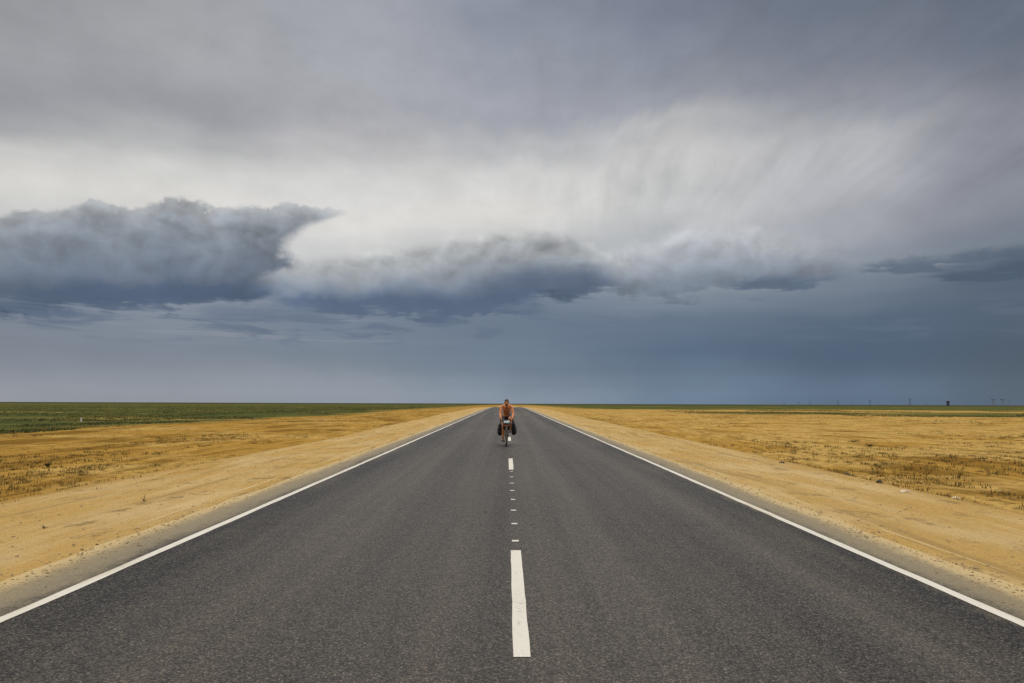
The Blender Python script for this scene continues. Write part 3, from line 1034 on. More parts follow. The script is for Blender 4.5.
for i, (px, d, lab) in enumerate(POLES):
    o = ps if i == 0 else copy_tree(ps)
    x_, y_ = at_az(px, d)
    o.location = (x_, y_, ground_z(x_, y_) - 0.1)
    o['label'] = lab

x_, y_ = at_az(948, 1750)
t = thing('tower', 'dark narrow tower standing alone on the right horizon among the pylons', 'tower', (x_, y_, ground_z(x_, y_) - 0.1), 0.2)
bm = bmesh.new(); box(bm, (0, 0, 4.6), (4.4, 4.4, 9.6), 0.12); link('shaft', bm, M['tower_wall'], t)
bm = bmesh.new(); box(bm, (0, 0, 11.5), (5.2, 5.2, 4.2), 0.20); link('tank', bm, M['tower_wall'], t)
bm = bmesh.new(); tube(bm, [(0, 0, 13.58), (0, 0, 15.2)], [3.4, 0.3], 8); link('roof', bm, M['steel'], t)
bm = bmesh.new(); box(bm, (0, -2.23, 1.2), (1.2, 0.08, 2.2), 0.01); link('door', bm, M['steel'], t)
bm = bmesh.new(); box(bm, (0, -2.23, 6.4), (1.2, 0.08, 1.4), 0.01); link('window', bm, M['steel'], t)

#PART3
# ------------------------------------------------------------------ the loaded touring bicycle
BX, BY = -0.02, 24.29 + 0.52
BZ = float(road_z(BY)) + 0.004
BIKE_TILT = math.atan(0.0048)

M['orange_paint'] = plain('orange_frame_paint', (0.42, 0.10, 0.015, 1), 0.35, 0.1, 20)
M['black_metal'] = plain('black_metal', (0.02, 0.02, 0.02, 1), 0.45, 0.2, 40)
M['rubber'] = plain('dusty_tyre_rubber', (0.085, 0.072, 0.048, 1), 0.85, 0.3, 25)
M['alu'] = plain('dull_aluminium', (0.45, 0.44, 0.42, 1), 0.35, 0.1, 30, metal=0.9)
M['bag'] = plain('black_bag_cloth', (0.009, 0.009, 0.010, 1), 0.7, 0.3, 12, 0.0, 0.3)
M['bag_trim'] = plain('orange_bag_trim', (0.50, 0.15, 0.03, 1), 0.6, 0.15, 20)
M['map_sheet'] = plain('pale_map_cover', (0.60, 0.66, 0.68, 1), 0.25, 0.06, 8)
M['saddle'] = plain('black_saddle_leather', (0.02, 0.017, 0.015, 1), 0.5, 0.2, 20)
M['reflector'] = plain('clear_lamp_lens', (0.6, 0.6, 0.58, 1), 0.15, 0.05, 20)

bike = thing('touring_bicycle', 'touring bicycle with drop bars ridden down the middle of the empty road', 'bicycle', (BX, BY, BZ))
bike.rotation_euler = (BIKE_TILT, 0, 0)
WR = 0.345
FH, RH = Vector((0, -0.52, WR)), Vector((0, 0.53, WR))
BB = Vector((0, 0.10, 0.285))
ST = Vector((0, 0.27, 0.80))        # seat cluster
HT, HB = Vector((0, -0.31, 0.82)), Vector((0, -0.345, 0.67))   # head tube


def circle(c, r, n, a0=0.0, a1=2 * math.pi, x=0.0):
    full = abs(a1 - a0 - 2 * math.pi) < 1e-6
    m_ = n if full else n - 1
    return [Vector((c.x + x, c.y + r * math.cos(a0 + (a1 - a0) * i / m_), c.z + r * math.sin(a0 + (a1 - a0) * i / m_))) for i in range(n)]


bm = bmesh.new()
for a, b_, r in [(HB.lerp(HT, 0.85), ST, 0.016), (HB.lerp(HT, 0.15), BB, 0.019), (ST, BB, 0.017), (HB - Vector((0, 0.004, 0.016)), HT + Vector((0, -0.004, 0.016)), 0.024)]:
    tube(bm, [a, b_], r, 12)
for sx in (-1, 1):
    tube(bm, [BB + Vector((sx * 0.03, 0.03, 0)), RH + Vector((sx * 0.066, 0, 0))], 0.010, 8)
    tube(bm, [ST + Vector((sx * 0.015, 0, -0.02)), ST.lerp(RH, 0.3) + Vector((sx * 0.045, 0, 0)), RH + Vector((sx * 0.066, 0, 0))], 0.009, 8)
tube(bm, [BB + Vector((-0.037, 0, 0)), BB + Vector((0.037, 0, 0))], 0.022, 12)
link('frame', bm, M['orange_paint'], bike, True)
bm = bmesh.new()
tube(bm, [HB + Vector((-0.052, -0.008, -0.02)), HB + Vector((0.052, -0.008, -0.02))], 0.015, 8)
for sx in (-1, 1):
    tube(bm, [HB + Vector((sx * 0.05, -0.008, -0.02)), HB.lerp(FH, 0.55) + Vector((sx * 0.056, -0.01, 0)), FH + Vector((sx * 0.055, 0, 0))], [0.014, 0.012, 0.009], 8)
link('fork', bm, M['black_metal'], bike, True)


def make_wheel(c, parent):
    bm = bmesh.new(); tube(bm, circle(Vector((0, 0, 0)), WR - 0.030, 56), 0.030, 10, True)
    w = link('wheel', bm, M['rubber'], parent, True)
    w.location = c
    bm = bmesh.new(); tube(bm, circle(Vector((0, 0, 0)), WR - 0.045, 48), 0.011, 6, True); link('rim', bm, M['alu'], w, True)
    bm = bmesh.new()
    for i in range(28):
        a = 2 * math.pi * i / 28
        sx = 1 if i % 2 else -1
        a2 = a + (0.55 if i % 4 < 2 else -0.55)
        tube(bm, [(sx * 0.028, 0.022 * math.cos(a2), 0.022 * math.sin(a2)), (0, (WR - 0.05) * math.cos(a), (WR - 0.05) * math.sin(a))], 0.0011, 4)
    link('spokes', bm, M['alu'], w)
    bm = bmesh.new(); tube(bm, [(-0.05, 0, 0), (-0.03, 0, 0), (-0.029, 0, 0), (0.029, 0, 0), (0.03, 0, 0), (0.05, 0, 0)], [0.012, 0.012, 0.026, 0.026, 0.012, 0.012], 12); link('hub', bm, M['black_metal'], w, True)
    return w


make_wheel(FH, bike)
make_wheel(RH, bike)


def mudguard(c, a0, a1):
    bm = bmesh.new()
    r = WR + 0.030
    n = 22
    prev = None
    for i in range(n):
        a = a0 + (a1 - a0) * i / (n - 1)
        row = []
        for (wx, dr) in ((-0.037, -0.014), (-0.024, 0.0), (0.024, 0.0), (0.037, -0.014)):
            row.append(bm.verts.new((c.x + wx, c.y + (r + dr) * math.cos(a), c.z + (r + dr) * math.sin(a))))
        if prev:
            for k_ in range(3):
                bm.faces.new((prev[k_], prev[k_ + 1], row[k_ + 1], row[k_]))
        prev = row
    bmesh.ops.solidify(bm, geom=bm.faces[:], thickness=0.002)
    return bm


link('mudguard', mudguard(RH, R(20), R(190)), M['black_metal'], bike, True)
link('mudguard', mudguard(FH, R(30), R(150)), M['rubber'], bike, True)

bm = bmesh.new(); tube(bm, [HT, HT + Vector((0, 0.012, 0.06)), HT + Vector((0, -0.06, 0.095))], 0.014, 10); link('stem', bm, M['black_metal'], bike, True)
HBAR = HT + Vector((0, -0.06, 0.095))                  # (0,-0.37,0.985)
bm = bmesh.new()
half = [Vector((0, 0, 0)), Vector((0.15, 0, 0.0)), Vector((0.198, -0.025, 0.0)), Vector((0.21, -0.085, -0.005)), Vector((0.213, -0.108, -0.05)),
        Vector((0.216, -0.085, -0.10)), Vector((0.218, -0.03, -0.128)), Vector((0.22, 0.04, -0.132))]
pts = [HBAR + Vector((-p.x, p.y, p.z)) for p in half[::-1]] + [HBAR + p for p in half[1:]]
tube(bm, pts, 0.0155, 8)
hb = link('handlebar', bm, M['black_metal'], bike, True)
for sx in (-1, 1):
    bm = bmesh.new()
    o_ = HBAR + Vector((sx * 0.211, -0.095, 0.0))
    tube(bm, [o_ + Vector((0, 0.03, -0.005)), o_ + Vector((0, -0.03, 0.02)), o_ + Vector((0, -0.07, 0.05)), o_ + Vector((0, -0.075, 0.065))], [0.018, 0.02, 0.017, 0.010], 8)
    tube(bm, [o_ + Vector((0, -0.06, 0.02)), o_ + Vector((0, -0.085, -0.04)), o_ + Vector((0, -0.06, -0.11))], [0.008, 0.007, 0.006], 6)
    link('brake_lever', bm, M['black_metal'], hb, True)
# round mirror on the rider's left bar end
bm = bmesh.new()
mc = HBAR + Vector((0.245, -0.02, -0.065))
tube(bm, [HBAR + Vector((0.221, 0.045, -0.132)), HBAR + Vector((0.245, 0.03, -0.12)), mc + Vector((0, 0.012, 0))], 0.006, 6)
r_ = bmesh.ops.create_uvsphere(bm, u_segments=14, v_segments=10, radius=0.045)
for v in r_['verts']:
    v.co = Vector((v.co.x * 0.75, v.co.y * 0.3, v.co.z * 1.2)) + mc
link('mirror', bm, M['black_metal'], hb, True)
bm = bmesh.new(); tube(bm, [ST, ST + Vector((0, 0.045, 0.15))], 0.0135, 10); link('seat_post', bm, M['black_metal'], bike, True)
# saddle
bm = bmesh.new()
SC = ST + Vector((0, 0.055, 0.175))
r_ = bmesh.ops.create_uvsphere(bm, u_segments=20, v_segments=12, radius=1.0)
for v in r_['verts']:
    f = max(0.0, (v.co.y + 1) / 2)
    wdt = 0.022 + 0.055 * (f ** 1.8)
    v.co = SC + Vector((v.co.x * wdt, v.co.y * 0.14, v.co.z * 0.028 + 0.012 * f))
link('saddle', bm, M['saddle'], bike, True)
# cranks, pedals, chain
CA = R(-97)        # angle of the rider's right crank in the y-z plane
def crank_end(s): return BB + Vector((s * 0.095, 0.17 * math.cos(CA + (0 if s < 0 else math.pi)), 0.17 * math.sin(CA + (0 if s < 0 else math.pi))))
bm = bmesh.new()
for s in (-1, 1):
    tube(bm, [BB + Vector((s * 0.06, 0, 0)), crank_end(s) - Vector((s * 0.012, 0, 0))], [0.014, 0.010], 8)
tube(bm, [BB + Vector((-0.075, 0, 0)), BB + Vector((0.075, 0, 0))], 0.012, 8)
tube(bm, circle(BB, 0.088, 40, x=-0.048), 0.0045, 6, True)
for k_ in range(5):
    a = 2 * math.pi * k_ / 5
    tube(bm, [BB + Vector((-0.048, 0, 0)), BB + Vector((-0.048, 0.088 * math.cos(a), 0.088 * math.sin(a)))], 0.006, 5)
link('crankset', bm, M['alu'], bike, True)
for s in (-1, 1):
    bm = bmesh.new(); e_ = crank_end(s)
    box(bm, e_ + Vector((s * 0.045, 0, 0)), (0.075, 0.085, 0.018), 0.005)
    tube(bm, [e_ - Vector((s * 0.01, 0, 0)), e_ + Vector((s * 0.06, 0, 0))], 0.007, 6)
    link('pedal', bm, M['black_metal'], bike)
bm = bmesh.new()
for dz_ in (1, -1):
    tube(bm, [BB + Vector((-0.048, 0, dz_ * 0.088)), RH + Vector((-0.048, 0, dz_ * 0.045))], 0.004, 5)
link('chain', bm, M['black_metal'], bike)
# rear rack
bm = bmesh.new()
for sx in (-1, 1):
    tube(bm, [(sx * 0.06, 0.34, 0.755), (sx * 0.06, 0.78, 0.755)], 0.005, 6)
    for yy in (0.42, 0.58, 0.72):
        tube(bm, [(sx * 0.06, yy, 0.755), (sx * 0.075, RH.y + 0.02, RH.z + 0.02)], 0.005, 6)
for yy in (0.36, 0.50, 0.64, 0.76):
    tube(bm, [(-0.06, yy, 0.755), (0.06, yy, 0.755)], 0.005, 6)
link('rear_rack', bm, M['black_metal'], bike, True)


def place(o, v):
    m_ = bike.matrix_basis
    o.location = Vector((BX, BY, BZ)) + Matrix.Rotation(BIKE_TILT, 3, 'X') @ Vector(v)
    o.rotation_euler = (BIKE_TILT, 0, 0)
    return o


# ------------------------------------------------------------------ bags
def soft_box(sx, sy, sz, taper=0.85, bulge=0.10, seed=0):
    """a stuffed cloth bag: z up, narrower at the bottom, bulging sides, a few dents"""
    bm = bmesh.new()
    bmesh.ops.create_cube(bm, size=2.0)
    bmesh.ops.subdivide_edges(bm, edges=bm.edges[:], cuts=9, use_grid_fill=True)
    for v in bm.verts:
        c = v.co
        q = Vector((c.x, c.y, c.z))
        p = 5.0
        nrm = (abs(q.x) ** p + abs(q.y) ** p + abs(q.z) ** p) ** (1 / p)
        q = q / nrm
        bl = 1 + bulge * (1 - q.z * q.z)
        tp = 1 - (1 - taper) * (1 - (q.z + 1) / 2)
        w = 1 + 0.045 * mnoise.noise(q * 1.7 + Vector((seed, 0, 0))) + 0.02 * mnoise.noise(q * 5 + Vector((0, seed, 0)))
        v.co = Vector((q.x * sx / 2 * bl * tp * w, q.y * sy / 2 * tp * w, q.z * sz / 2))
    return bm


def pannier(side, label):
    t = thing('pannier', label, 'pannier', group='panniers on the rear rack')
    body = link('bag_body', soft_box(0.180, 0.34, 0.40, 0.80, 0.14, side + 3), M['bag'], t, True)
    bm = soft_box(0.170, 0.32, 0.11, 1.0, 0.05, side + 8)
    for v in bm.verts: v.co.z += 0.175
    link('lid', bm, M['bag'], t, True)
    for q in (-0.09, 0.09):
        bm = bmesh.new()
        tube(bm, [(side * 0.107, q, 0.17), (side * 0.112, q, 0.02), (side * 0.096, q, -0.14)], 0.007, 6)
        s_ = link('strap', bm, M['black_metal'], t, True)
        bm = bmesh.new(); box(bm, (side * 0.117, q, 0.03), (0.012, 0.034, 0.045), 0.003); link('buckle', bm, M['black_metal'], s_)
    bm = bmesh.new()
    tube(bm, [(-0.01, -0.05, 0.225), (-0.01, -0.04, 0.255), (-0.01, 0.04, 0.255), (-0.01, 0.05, 0.225)], 0.008, 6)
    link('carry_handle', bm, M['black_metal'], t, True)
    return t


p = place(pannier(-1, "stuffed black pannier on the bicycle's rear rack, beside the rider's extended right leg"), (-0.225, 0.54, 0.52))
p.rotation_euler.y = R(7)
p = place(pannier(1, "stuffed black pannier on the bicycle's rear rack, below the round mirror"), (0.25, 0.54, 0.54))
p.rotation_euler.y = R(-9)

hbag = thing('handlebar_bag', 'black handlebar bag with a pale map cover on top, hanging from the bicycle handlebar', 'handlebar bag')
link('bag_body', soft_box(0.26, 0.18, 0.31, 0.88, 0.05, 1), M['bag'], hbag, True)
bm = soft_box(0.255, 0.175, 0.05, 1.0, 0.02, 5)
for v in bm.verts:
    v.co.z += 0.135
ld = link('lid', bm, M['bag'], hbag, True)
bm = bmesh.new(); box(bm, (0.005, -0.02, 0.172), (0.215, 0.155, 0.012), 0.004, Matrix.Rotation(R(0), 3, 'X')); 
for v in bm.verts: v.co.z += -0.30 * min(0.0, v.co.y + 0.05) * -1.0
link('map_cover', bm, M['map_sheet'], ld)
bm = bmesh.new(); box(bm, (0, -0.094, 0.130), (0.20, 0.012, 0.065), 0.005); link('map_flap', bm, M['map_sheet'], ld)
bm = bmesh.new(); box(bm, (0, -0.096, 0.020), (0.245, 0.012, 0.022), 0.004); link('trim_band', bm, M['bag_trim'], hbag)
for sx in (-1, 1):
    bm = bmesh.new(); tube(bm, [(sx * 0.10, -0.094, 0.06), (sx * 0.10, -0.102, -0.02), (sx * 0.095, -0.092, -0.11)], 0.008, 6); link('strap', bm, M['black_metal'], hbag, True)
place(hbag, (0, -0.485, 0.715))

# ------------------------------------------------------------------ the rider
def skin_material():
    m, g, b = mat('tanned_skin')
    P = coords(g)
    x, y, z = g.sep(P)
    n = g.noise(P, 22.0, 4, 0.6)
    c = g.mix((0.62, 0.235, 0.082, 1), (0.54, 0.185, 0.058, 1), n)
    # dark mottled patch on the middle of the chest
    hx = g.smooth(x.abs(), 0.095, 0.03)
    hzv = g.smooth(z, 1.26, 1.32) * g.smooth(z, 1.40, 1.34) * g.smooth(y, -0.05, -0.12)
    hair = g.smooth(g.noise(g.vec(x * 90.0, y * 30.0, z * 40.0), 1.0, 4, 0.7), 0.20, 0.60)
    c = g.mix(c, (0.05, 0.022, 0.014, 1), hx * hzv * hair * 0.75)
    # stubble and lips
    stub = g.smooth(z, 1.495, 1.465) * g.smooth(z, 1.395, 1.43) * g.smooth(y, -0.17, -0.215)
    c = g.mix(c, (0.075, 0.035, 0.022, 1), stub * g.smooth(n, 0.25, 0.5) * 0.85)
    g.put(b.inputs['Base Color'], c)
    b.inputs['Roughness'].default_value = 0.5
    b.inputs['Subsurface Weight'].default_value = 0.08
    b.inputs['Subsurface Radius'].default_value = (0.01, 0.004, 0.002)
    bump(g, b, n, 0.15, 0.004)
    return m


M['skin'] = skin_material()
M['hair'] = plain('dark_brown_hair', (0.045, 0.018, 0.012, 1), 0.7, 0.35, 60)
M['shorts'] = plain('black_cycling_shorts', (0.022, 0.022, 0.026, 1), 0.6, 0.2, 14)
M['shoe'] = plain('dark_grey_shoe', (0.05, 0.05, 0.052, 1), 0.6, 0.2, 20)
M['sole'] = plain('grey_rubber_sole', (0.20, 0.19, 0.18, 1), 0.7, 0.1, 20)
M['sock'] = plain('dark_sock_cloth', (0.06, 0.055, 0.05, 1), 0.9, 0.08, 30)
M['eye'] = plain('eye_white', (0.7, 0.68, 0.64, 1), 0.2, 0.02, 10)
M['iris'] = plain('brown_iris', (0.05, 0.025, 0.012, 1), 0.2, 0.05, 60)


def skin_mesh(chains, sub=2, root=0):
    """chains: list of (points, radii). Points that coincide are shared. Returns a bmesh of the grown surface."""
    V, Rd, Ed, key = [], [], [], {}
    for pts, rads in chains:
        last = None
        for p_, r in zip(pts, rads):
            k_ = tuple(round(c, 4) for c in p_)
            if k_ not in key:
                key[k_] = len(V); V.append(p_); Rd.append(r)
            i = key[k_]
            if last is not None and last != i: Ed.append((last, i))
            last = i
    me = bpy.data.meshes.new('growth')
    me.from_pydata([tuple(v) for v in V], Ed, [])
    o = bpy.data.objects.new('growth', me)
    col.objects.link(o)
    sk = o.modifiers.new('skin', 'SKIN')
    sk.use_smooth_shade = True
    lay = me.skin_vertices[0] if me.skin_vertices else None
    if lay is None:
        bm_ = bmesh.new(); bm_.from_mesh(me); bm_.verts.layers.skin.verify(); bm_.to_mesh(me); bm_.free()
        lay = me.skin_vertices[0]
    for i, r in enumerate(Rd):
        rr = r if isinstance(r, (tuple, list)) else (r, r)
        lay.data[i].radius = rr
        lay.data[i].use_root = (i == root)
    ss = o.modifiers.new('sub', 'SUBSURF'); ss.levels = sub; ss.render_levels = sub
    dg = bpy.context.evaluated_depsgraph_get()
    m2 = bpy.data.meshes.new_from_object(o.evaluated_get(dg))
    bm = bmesh.new(); bm.from_mesh(m2)
    bpy.data.objects.remove(o); bpy.data.meshes.remove(me); bpy.data.meshes.remove(m2)
    return bm


def fuse(bms, voxel, smooth_it=4):
    """one continuous surface out of overlapping closed surfaces"""
    me = bpy.data.meshes.new('fuse')
    allm = bmesh.new()
    for b_ in bms:
        tmp = bpy.data.meshes.new('t'); b_.to_mesh(tmp); b_.free(); allm.from_mesh(tmp); bpy.data.meshes.remove(tmp)
    bmesh.ops.recalc_face_normals(allm, faces=allm.faces[:])
    allm.to_mesh(me); allm.free()
    o = bpy.data.objects.new('fuse', me); col.objects.link(o)
    rm = o.modifiers.new('r', 'REMESH'); rm.mode = 'VOXEL'; rm.voxel_size = voxel; rm.use_smooth_shade = True
    s_ = o.modifiers.new('s', 'SMOOTH'); s_.iterations = smooth_it; s_.factor = 0.5
    dg = bpy.context.evaluated_depsgraph_get()
    m2 = bpy.data.meshes.new_from_object(o.evaluated_get(dg))
    bm = bmesh.new(); bm.from_mesh(m2)
    bpy.data.objects.remove(o); bpy.data.meshes.remove(me); bpy.data.meshes.remove(m2)
    return bm


def bmesh_largest(bm):
    """keep the largest connected piece"""
    bm.verts.ensure_lookup_table()
    seen, best = set(), []
    for v in bm.verts:
        if v in seen: continue
        comp, todo = [], [v]
        seen.add(v)
        while todo:
            q = todo.pop(); comp.append(q)
            for e in q.link_edges:
                w_ = e.other_vert(q)
                if w_ not in seen:
                    seen.add(w_); todo.append(w_)
        if len(comp) > len(best): best = comp
    keep_ = set(best)
    bmesh.ops.delete(bm, geom=[v for v in bm.verts if v not in keep_], context='VERTS')


PEL = Vector((0, 0.30, 1.035))
WAI = Vector((0, 0.17, 1.165))
RIB = Vector((0, 0.03, 1.285))
CHE = Vector((0, -0.065, 1.365))
NEC = Vector((0, -0.125, 1.41))
NE2 = Vector((0, -0.165, 1.45))
chains = [([PEL, WAI, RIB, CHE, NEC, NE2], [(0.135, 0.115), (0.132, 0.10), (0.150, 0.115), (0.150, 0.110), (0.060, 0.060), (0.055, 0.058)])]
SHO, ELB, WRI, HIP, KNE, ANK = {}, {}, {}, {}, {}, {}
for s in (-1, 1):
    SHO[s] = Vector((s * 0.182, -0.080, 1.385))
    ELB[s] = Vector((s * 0.235, -0.205, 1.125))
    WRI[s] = Vector((s * 0.205, -0.385, 0.985))
    chains.append(([CHE, Vector((s * 0.10, -0.065, 1.395)), SHO[s], SHO[s].lerp(ELB[s], 0.30), SHO[s].lerp(ELB[s], 0.65), ELB[s], ELB[s].lerp(WRI[s], 0.3), WRI[s]],
                   [(0.150, 0.110), 0.080, 0.067, 0.058, 0.051, 0.042, 0.046, 0.030]))
    HIP[s] = Vector((s * 0.095, 0.275, 0.99))
KNE[-1], ANK[-1] = Vector((-0.118, -0.085, 0.715)), Vector((-0.135, 0.155, 0.235))
KNE[1], ANK[1] = Vector((0.125, -0.155, 0.965)), Vector((0.135, 0.140, 0.565))
for s in (-1, 1):
    h_, k_, a_ = HIP[s], KNE[s], ANK[s]
    back = Vector((0, 0.03, -0.005))
    chains.append(([PEL, h_, h_.lerp(k_, 0.3), h_.lerp(k_, 0.65), k_, k_.lerp(a_, 0.28) + back, k_.lerp(a_, 0.6) + back * 0.5, a_],
                   [(0.135, 0.115), 0.095, 0.084, 0.068, 0.056, 0.056, 0.044, 0.034]))
body = skin_mesh(chains, 2)
# feet inside the shoes
feet = []
FT = {}
for s in (-1, 1):
    e_ = crank_end(s) + Vector((s * 0.045, 0, 0))
    FT[s] = e_
    a_ = ANK[s]
    feet.append(skin_mesh([([a_ + Vector((0, 0, 0.03)), a_ + Vector((0, 0.01, -0.04)), e_ + Vector((0, 0.03, 0.05)), e_ + Vector((0, -0.08, 0.035))], [0.034, 0.036, 0.032, 0.028])], 1))

# head: a shaped ellipsoid with brow, nose, lips, chin, jaw and ears
HC = Vector((0, -0.215, 1.525))
def head_bm():
    bm = bmesh.new()
    bmesh.ops.create_uvsphere(bm, u_segments=48, v_segments=36, radius=1.0)
    for v in bm.verts:
        d = v.co.copy()
        x_, y_, z_ = d.x * 0.076, d.y * 0.098, d.z * 0.122
        if z_ < -0.02:                                  # jaw narrows
            f = min(1.0, (-z_ - 0.02) / 0.10)
            x_ *= 1 - 0.30 * f
            y_ = y_ * (1 - 0.12 * f) if y_ < 0 else y_ * (1 - 0.45 * f)
        if d.y < 0:
            fr = -d.y
            # flatter face, brow, sockets
            y_ += 0.012 * fr * math.exp(-((z_ + 0.01) / 0.06) ** 2)
            for sx in (-1, 1):
                y_ += 0.015 * fr * math.exp(-(((x_ - sx * 0.031) / 0.016) ** 2 + ((z_ - 0.004) / 0.012) ** 2))
                y_ -= 0.007 * fr * math.exp(-(((x_ - sx * 0.030) / 0.022) ** 2 + ((z_ - 0.026) / 0.010) ** 2))
                y_ -= 0.006 * fr * math.exp(-(((x_ - sx * 0.045) / 0.018) ** 2 + ((z_ + 0.024) / 0.016) ** 2))
            nz = max(0.0, min(1.0, (0.020 - z_) / 0.055)) if z_ > -0.045 else 0.0
            y_ -= (0.008 + 0.022 * nz) * math.exp(-(x_ / 0.0115) ** 2) * (1.0 if -0.040 < z_ < 0.022 else 0.0) * fr
            y_ -= 0.007 * fr * math.exp(-((x_ / 0.024) ** 2 + ((z_ + 0.060) / 0.0055) ** 2))
            y_ -= 0.007 * fr * math.exp(-((x_ / 0.021) ** 2 + ((z_ + 0.074) / 0.006) ** 2))
            y_ += 0.004 * fr * math.exp(-((x_ / 0.028) ** 2 + ((z_ + 0.067) / 0.0025) ** 2))
            y_ -= 0.009 * fr * math.exp(-((x_ / 0.026) ** 2 + ((z_ + 0.103) / 0.014) ** 2))
        v.co = Vector((x_, y_, z_))
    for sx in (-1, 1):
        r = bmesh.ops.create_uvsphere(bm, u_segments=12, v_segments=10, radius=1.0)
        for v in r['verts']:
            c = v.co
            v.co = Vector((sx * (0.075 + c.x * 0.010 + c.y * 0.007), 0.012 + c.y * 0.020, -0.012 + c.z * 0.032))
    for v in bm.verts:
        v.co = Matrix.Rotation(R(4), 3, 'X') @ v.co + HC
    return bm


# hands closed over the bar tops: palm, four unequal fingers, thumb
def hand_bms(s):
    out = []
    w = WRI[s]
    bar = HBAR + Vector((s * 0.207, -0.06, 0.0))        # the bend of the bar behind the lever hood, running forward
    pc = bar + Vector((0, 0.005, 0.034))
    out.append(skin_mesh([([w, w.lerp(pc, 0.5), pc, pc + Vector((0, -0.035, -0.002))], [(0.028, 0.024), (0.034, 0.022), (0.040, 0.018), (0.036, 0.016)])], 2))
    lens = [0.070, 0.078, 0.072, 0.058]
    for i in range(4):
        y_ = -0.052 + i * 0.0235
        b0 = bar + Vector((s * 0.010, y_, 0.036))
        b1 = bar + Vector((s * 0.038, y_ - 0.004, 0.020))
        b2 = bar + Vector((s * 0.034, y_ - 0.004, -0.012 - 0.12 * (lens[i] - 0.058)))
        b3 = bar + Vector((s * 0.006, y_ - 0.002, -0.026 - 0.2 * (lens[i] - 0.058)))
        out.append(skin_mesh([([b0, b1, b2, b3], [0.0105, 0.0098, 0.0090, 0.0078])], 1))
    th = [bar + Vector((-s * 0.020, 0.020, 0.038)), bar + Vector((-s * 0.040, -0.005, 0.016)), bar + Vector((-s * 0.034, -0.028, -0.008)), bar + Vector((-s * 0.016, -0.040, -0.022))]
    out.append(skin_mesh([(th, [0.014, 0.0125, 0.011, 0.009])], 1))
    return out


parts = [body] + feet + [head_bm()]
for s in (-1, 1):
    parts += hand_bms(s)
pb = fuse(parts, 0.0052, 5)
bmesh_largest(pb)
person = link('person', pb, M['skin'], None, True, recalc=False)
tag(person, 'bare chested tanned man with short dark hair and black shorts riding the loaded bicycle', 'person')
place(person, (0, 0, 0))

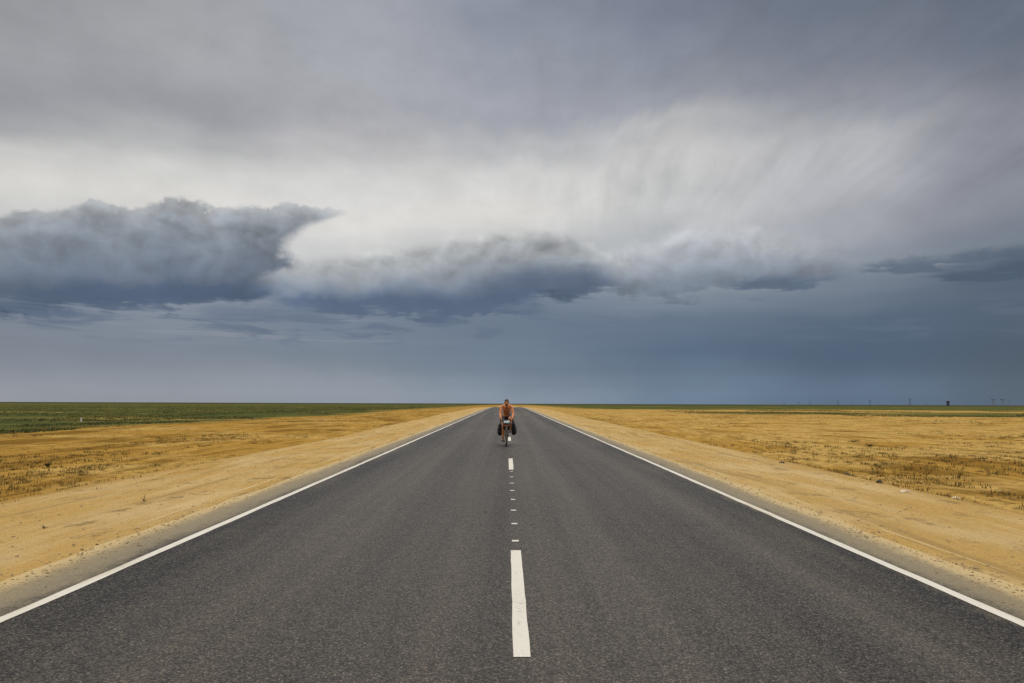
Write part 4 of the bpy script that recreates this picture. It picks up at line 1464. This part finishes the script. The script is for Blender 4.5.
# hair
bm = bmesh.new()
bmesh.ops.create_uvsphere(bm, u_segments=48, v_segments=32, radius=1.0)
kill = []
for v in bm.verts:
    d = v.co.copy()
    hairline = 0.52 if d.y < -0.45 else (-0.35 if d.y > 0.1 else -0.35 + (0.1 - d.y) / 0.55 * 0.87)
    if d.z < hairline - 0.12: kill.append(v)
    f = 1.07 + 0.035 * mnoise.noise(d * 9) + 0.03 * mnoise.noise(d * 22) + (0.04 if d.z > 0.5 else 0)
    v.co = Matrix.Rotation(R(4), 3, 'X') @ Vector((d.x * 0.078 * f, d.y * 0.100 * f, d.z * 0.123 * f)) + HC
bmesh.ops.delete(bm, geom=kill, context='VERTS')
bmesh.ops.solidify(bm, geom=bm.faces[:], thickness=0.008)
link('hair', bm, M['hair'], person, True)
for sx in (-1, 1):
    bm = bmesh.new()
    c_ = HC + Vector((sx * 0.031, -0.074, 0.000))
    r_ = bmesh.ops.create_uvsphere(bm, u_segments=14, v_segments=10, radius=0.0125)
    for v in r_['verts']: v.co += c_
    e_ = link('eye', bm, M['eye'], person, True)
    bm = bmesh.new()
    r_ = bmesh.ops.create_uvsphere(bm, u_segments=12, v_segments=8, radius=0.006)
    for v in r_['verts']: v.co = Vector((v.co.x, v.co.y * 0.5, v.co.z)) + c_ + Vector((0, -0.0115, 0))
    link('iris', bm, M['iris'], e_, True)
    bm = bmesh.new()
    tube(bm, [HC + Vector((sx * 0.013, -0.100, 0.024)), HC + Vector((sx * 0.031, -0.097, 0.030)), HC + Vector((sx * 0.050, -0.082, 0.023))], [0.004, 0.0052, 0.003], 6)
    link('eyebrow', bm, M['hair'], person, True)

# shorts: a looser skin over pelvis and thighs
ch = [([PEL.lerp(WAI, 0.95), PEL], [(0.143, 0.112), (0.148, 0.128)])]
for s in (-1, 1):
    ch.append(([PEL, HIP[s], HIP[s].lerp(KNE[s], 0.3), HIP[s].lerp(KNE[s], 0.82)], [(0.148, 0.128), 0.106, 0.096, 0.078]))
bm = fuse([skin_mesh(ch, 2, 1)], 0.010, 3)
bmesh_largest(bm)
link('shorts', bm, M['shorts'], person, True, recalc=False)

for s in (-1, 1):
    e_, a_ = FT[s], ANK[s]
    bm = skin_mesh([([a_ + Vector((0, 0.015, -0.015)), a_ + Vector((0, 0.03, -0.06)), e_ + Vector((0, 0.03, 0.055)), e_ + Vector((0, -0.04, 0.046)), e_ + Vector((0, -0.105, 0.034))],
                     [(0.043, 0.046), (0.046, 0.046), (0.048, 0.042), (0.050, 0.034), (0.042, 0.024)])], 2)
    for v in bm.verts:
        v.co.z = max(v.co.z, e_.z + 0.012)
    sh = link('shoe', bm, M['shoe'], person, True)
    bm = bmesh.new(); box(bm, e_ + Vector((0, -0.03, 0.014)), (0.092, 0.25, 0.014), 0.006); link('sole', bm, M['sole'], sh)
    bm = skin_mesh([([a_ + Vector((0, -0.012, 0.075)), a_ + Vector((0, 0.0, 0.03)), a_ + Vector((0, 0.015, -0.02))], [0.040, 0.039, 0.042])], 1)
    link('sock', bm, M['sock'], person, True)

# ------------------------------------------------------------------ output
vs = scene.view_settings
scene.display_settings.display_device = 'sRGB'
vs.view_transform = 'Standard'
vs.look = 'None'
vs.exposure = 0.0
vs.gamma = 1.0
vs.use_curve_mapping = False
scene.render.resolution_x, scene.render.resolution_y = 1024, 683
scene.render.engine = 'CYCLES'
scene.cycles.samples = 128
scene.cycles.use_denoising = False
scene.cycles.max_bounces = 6
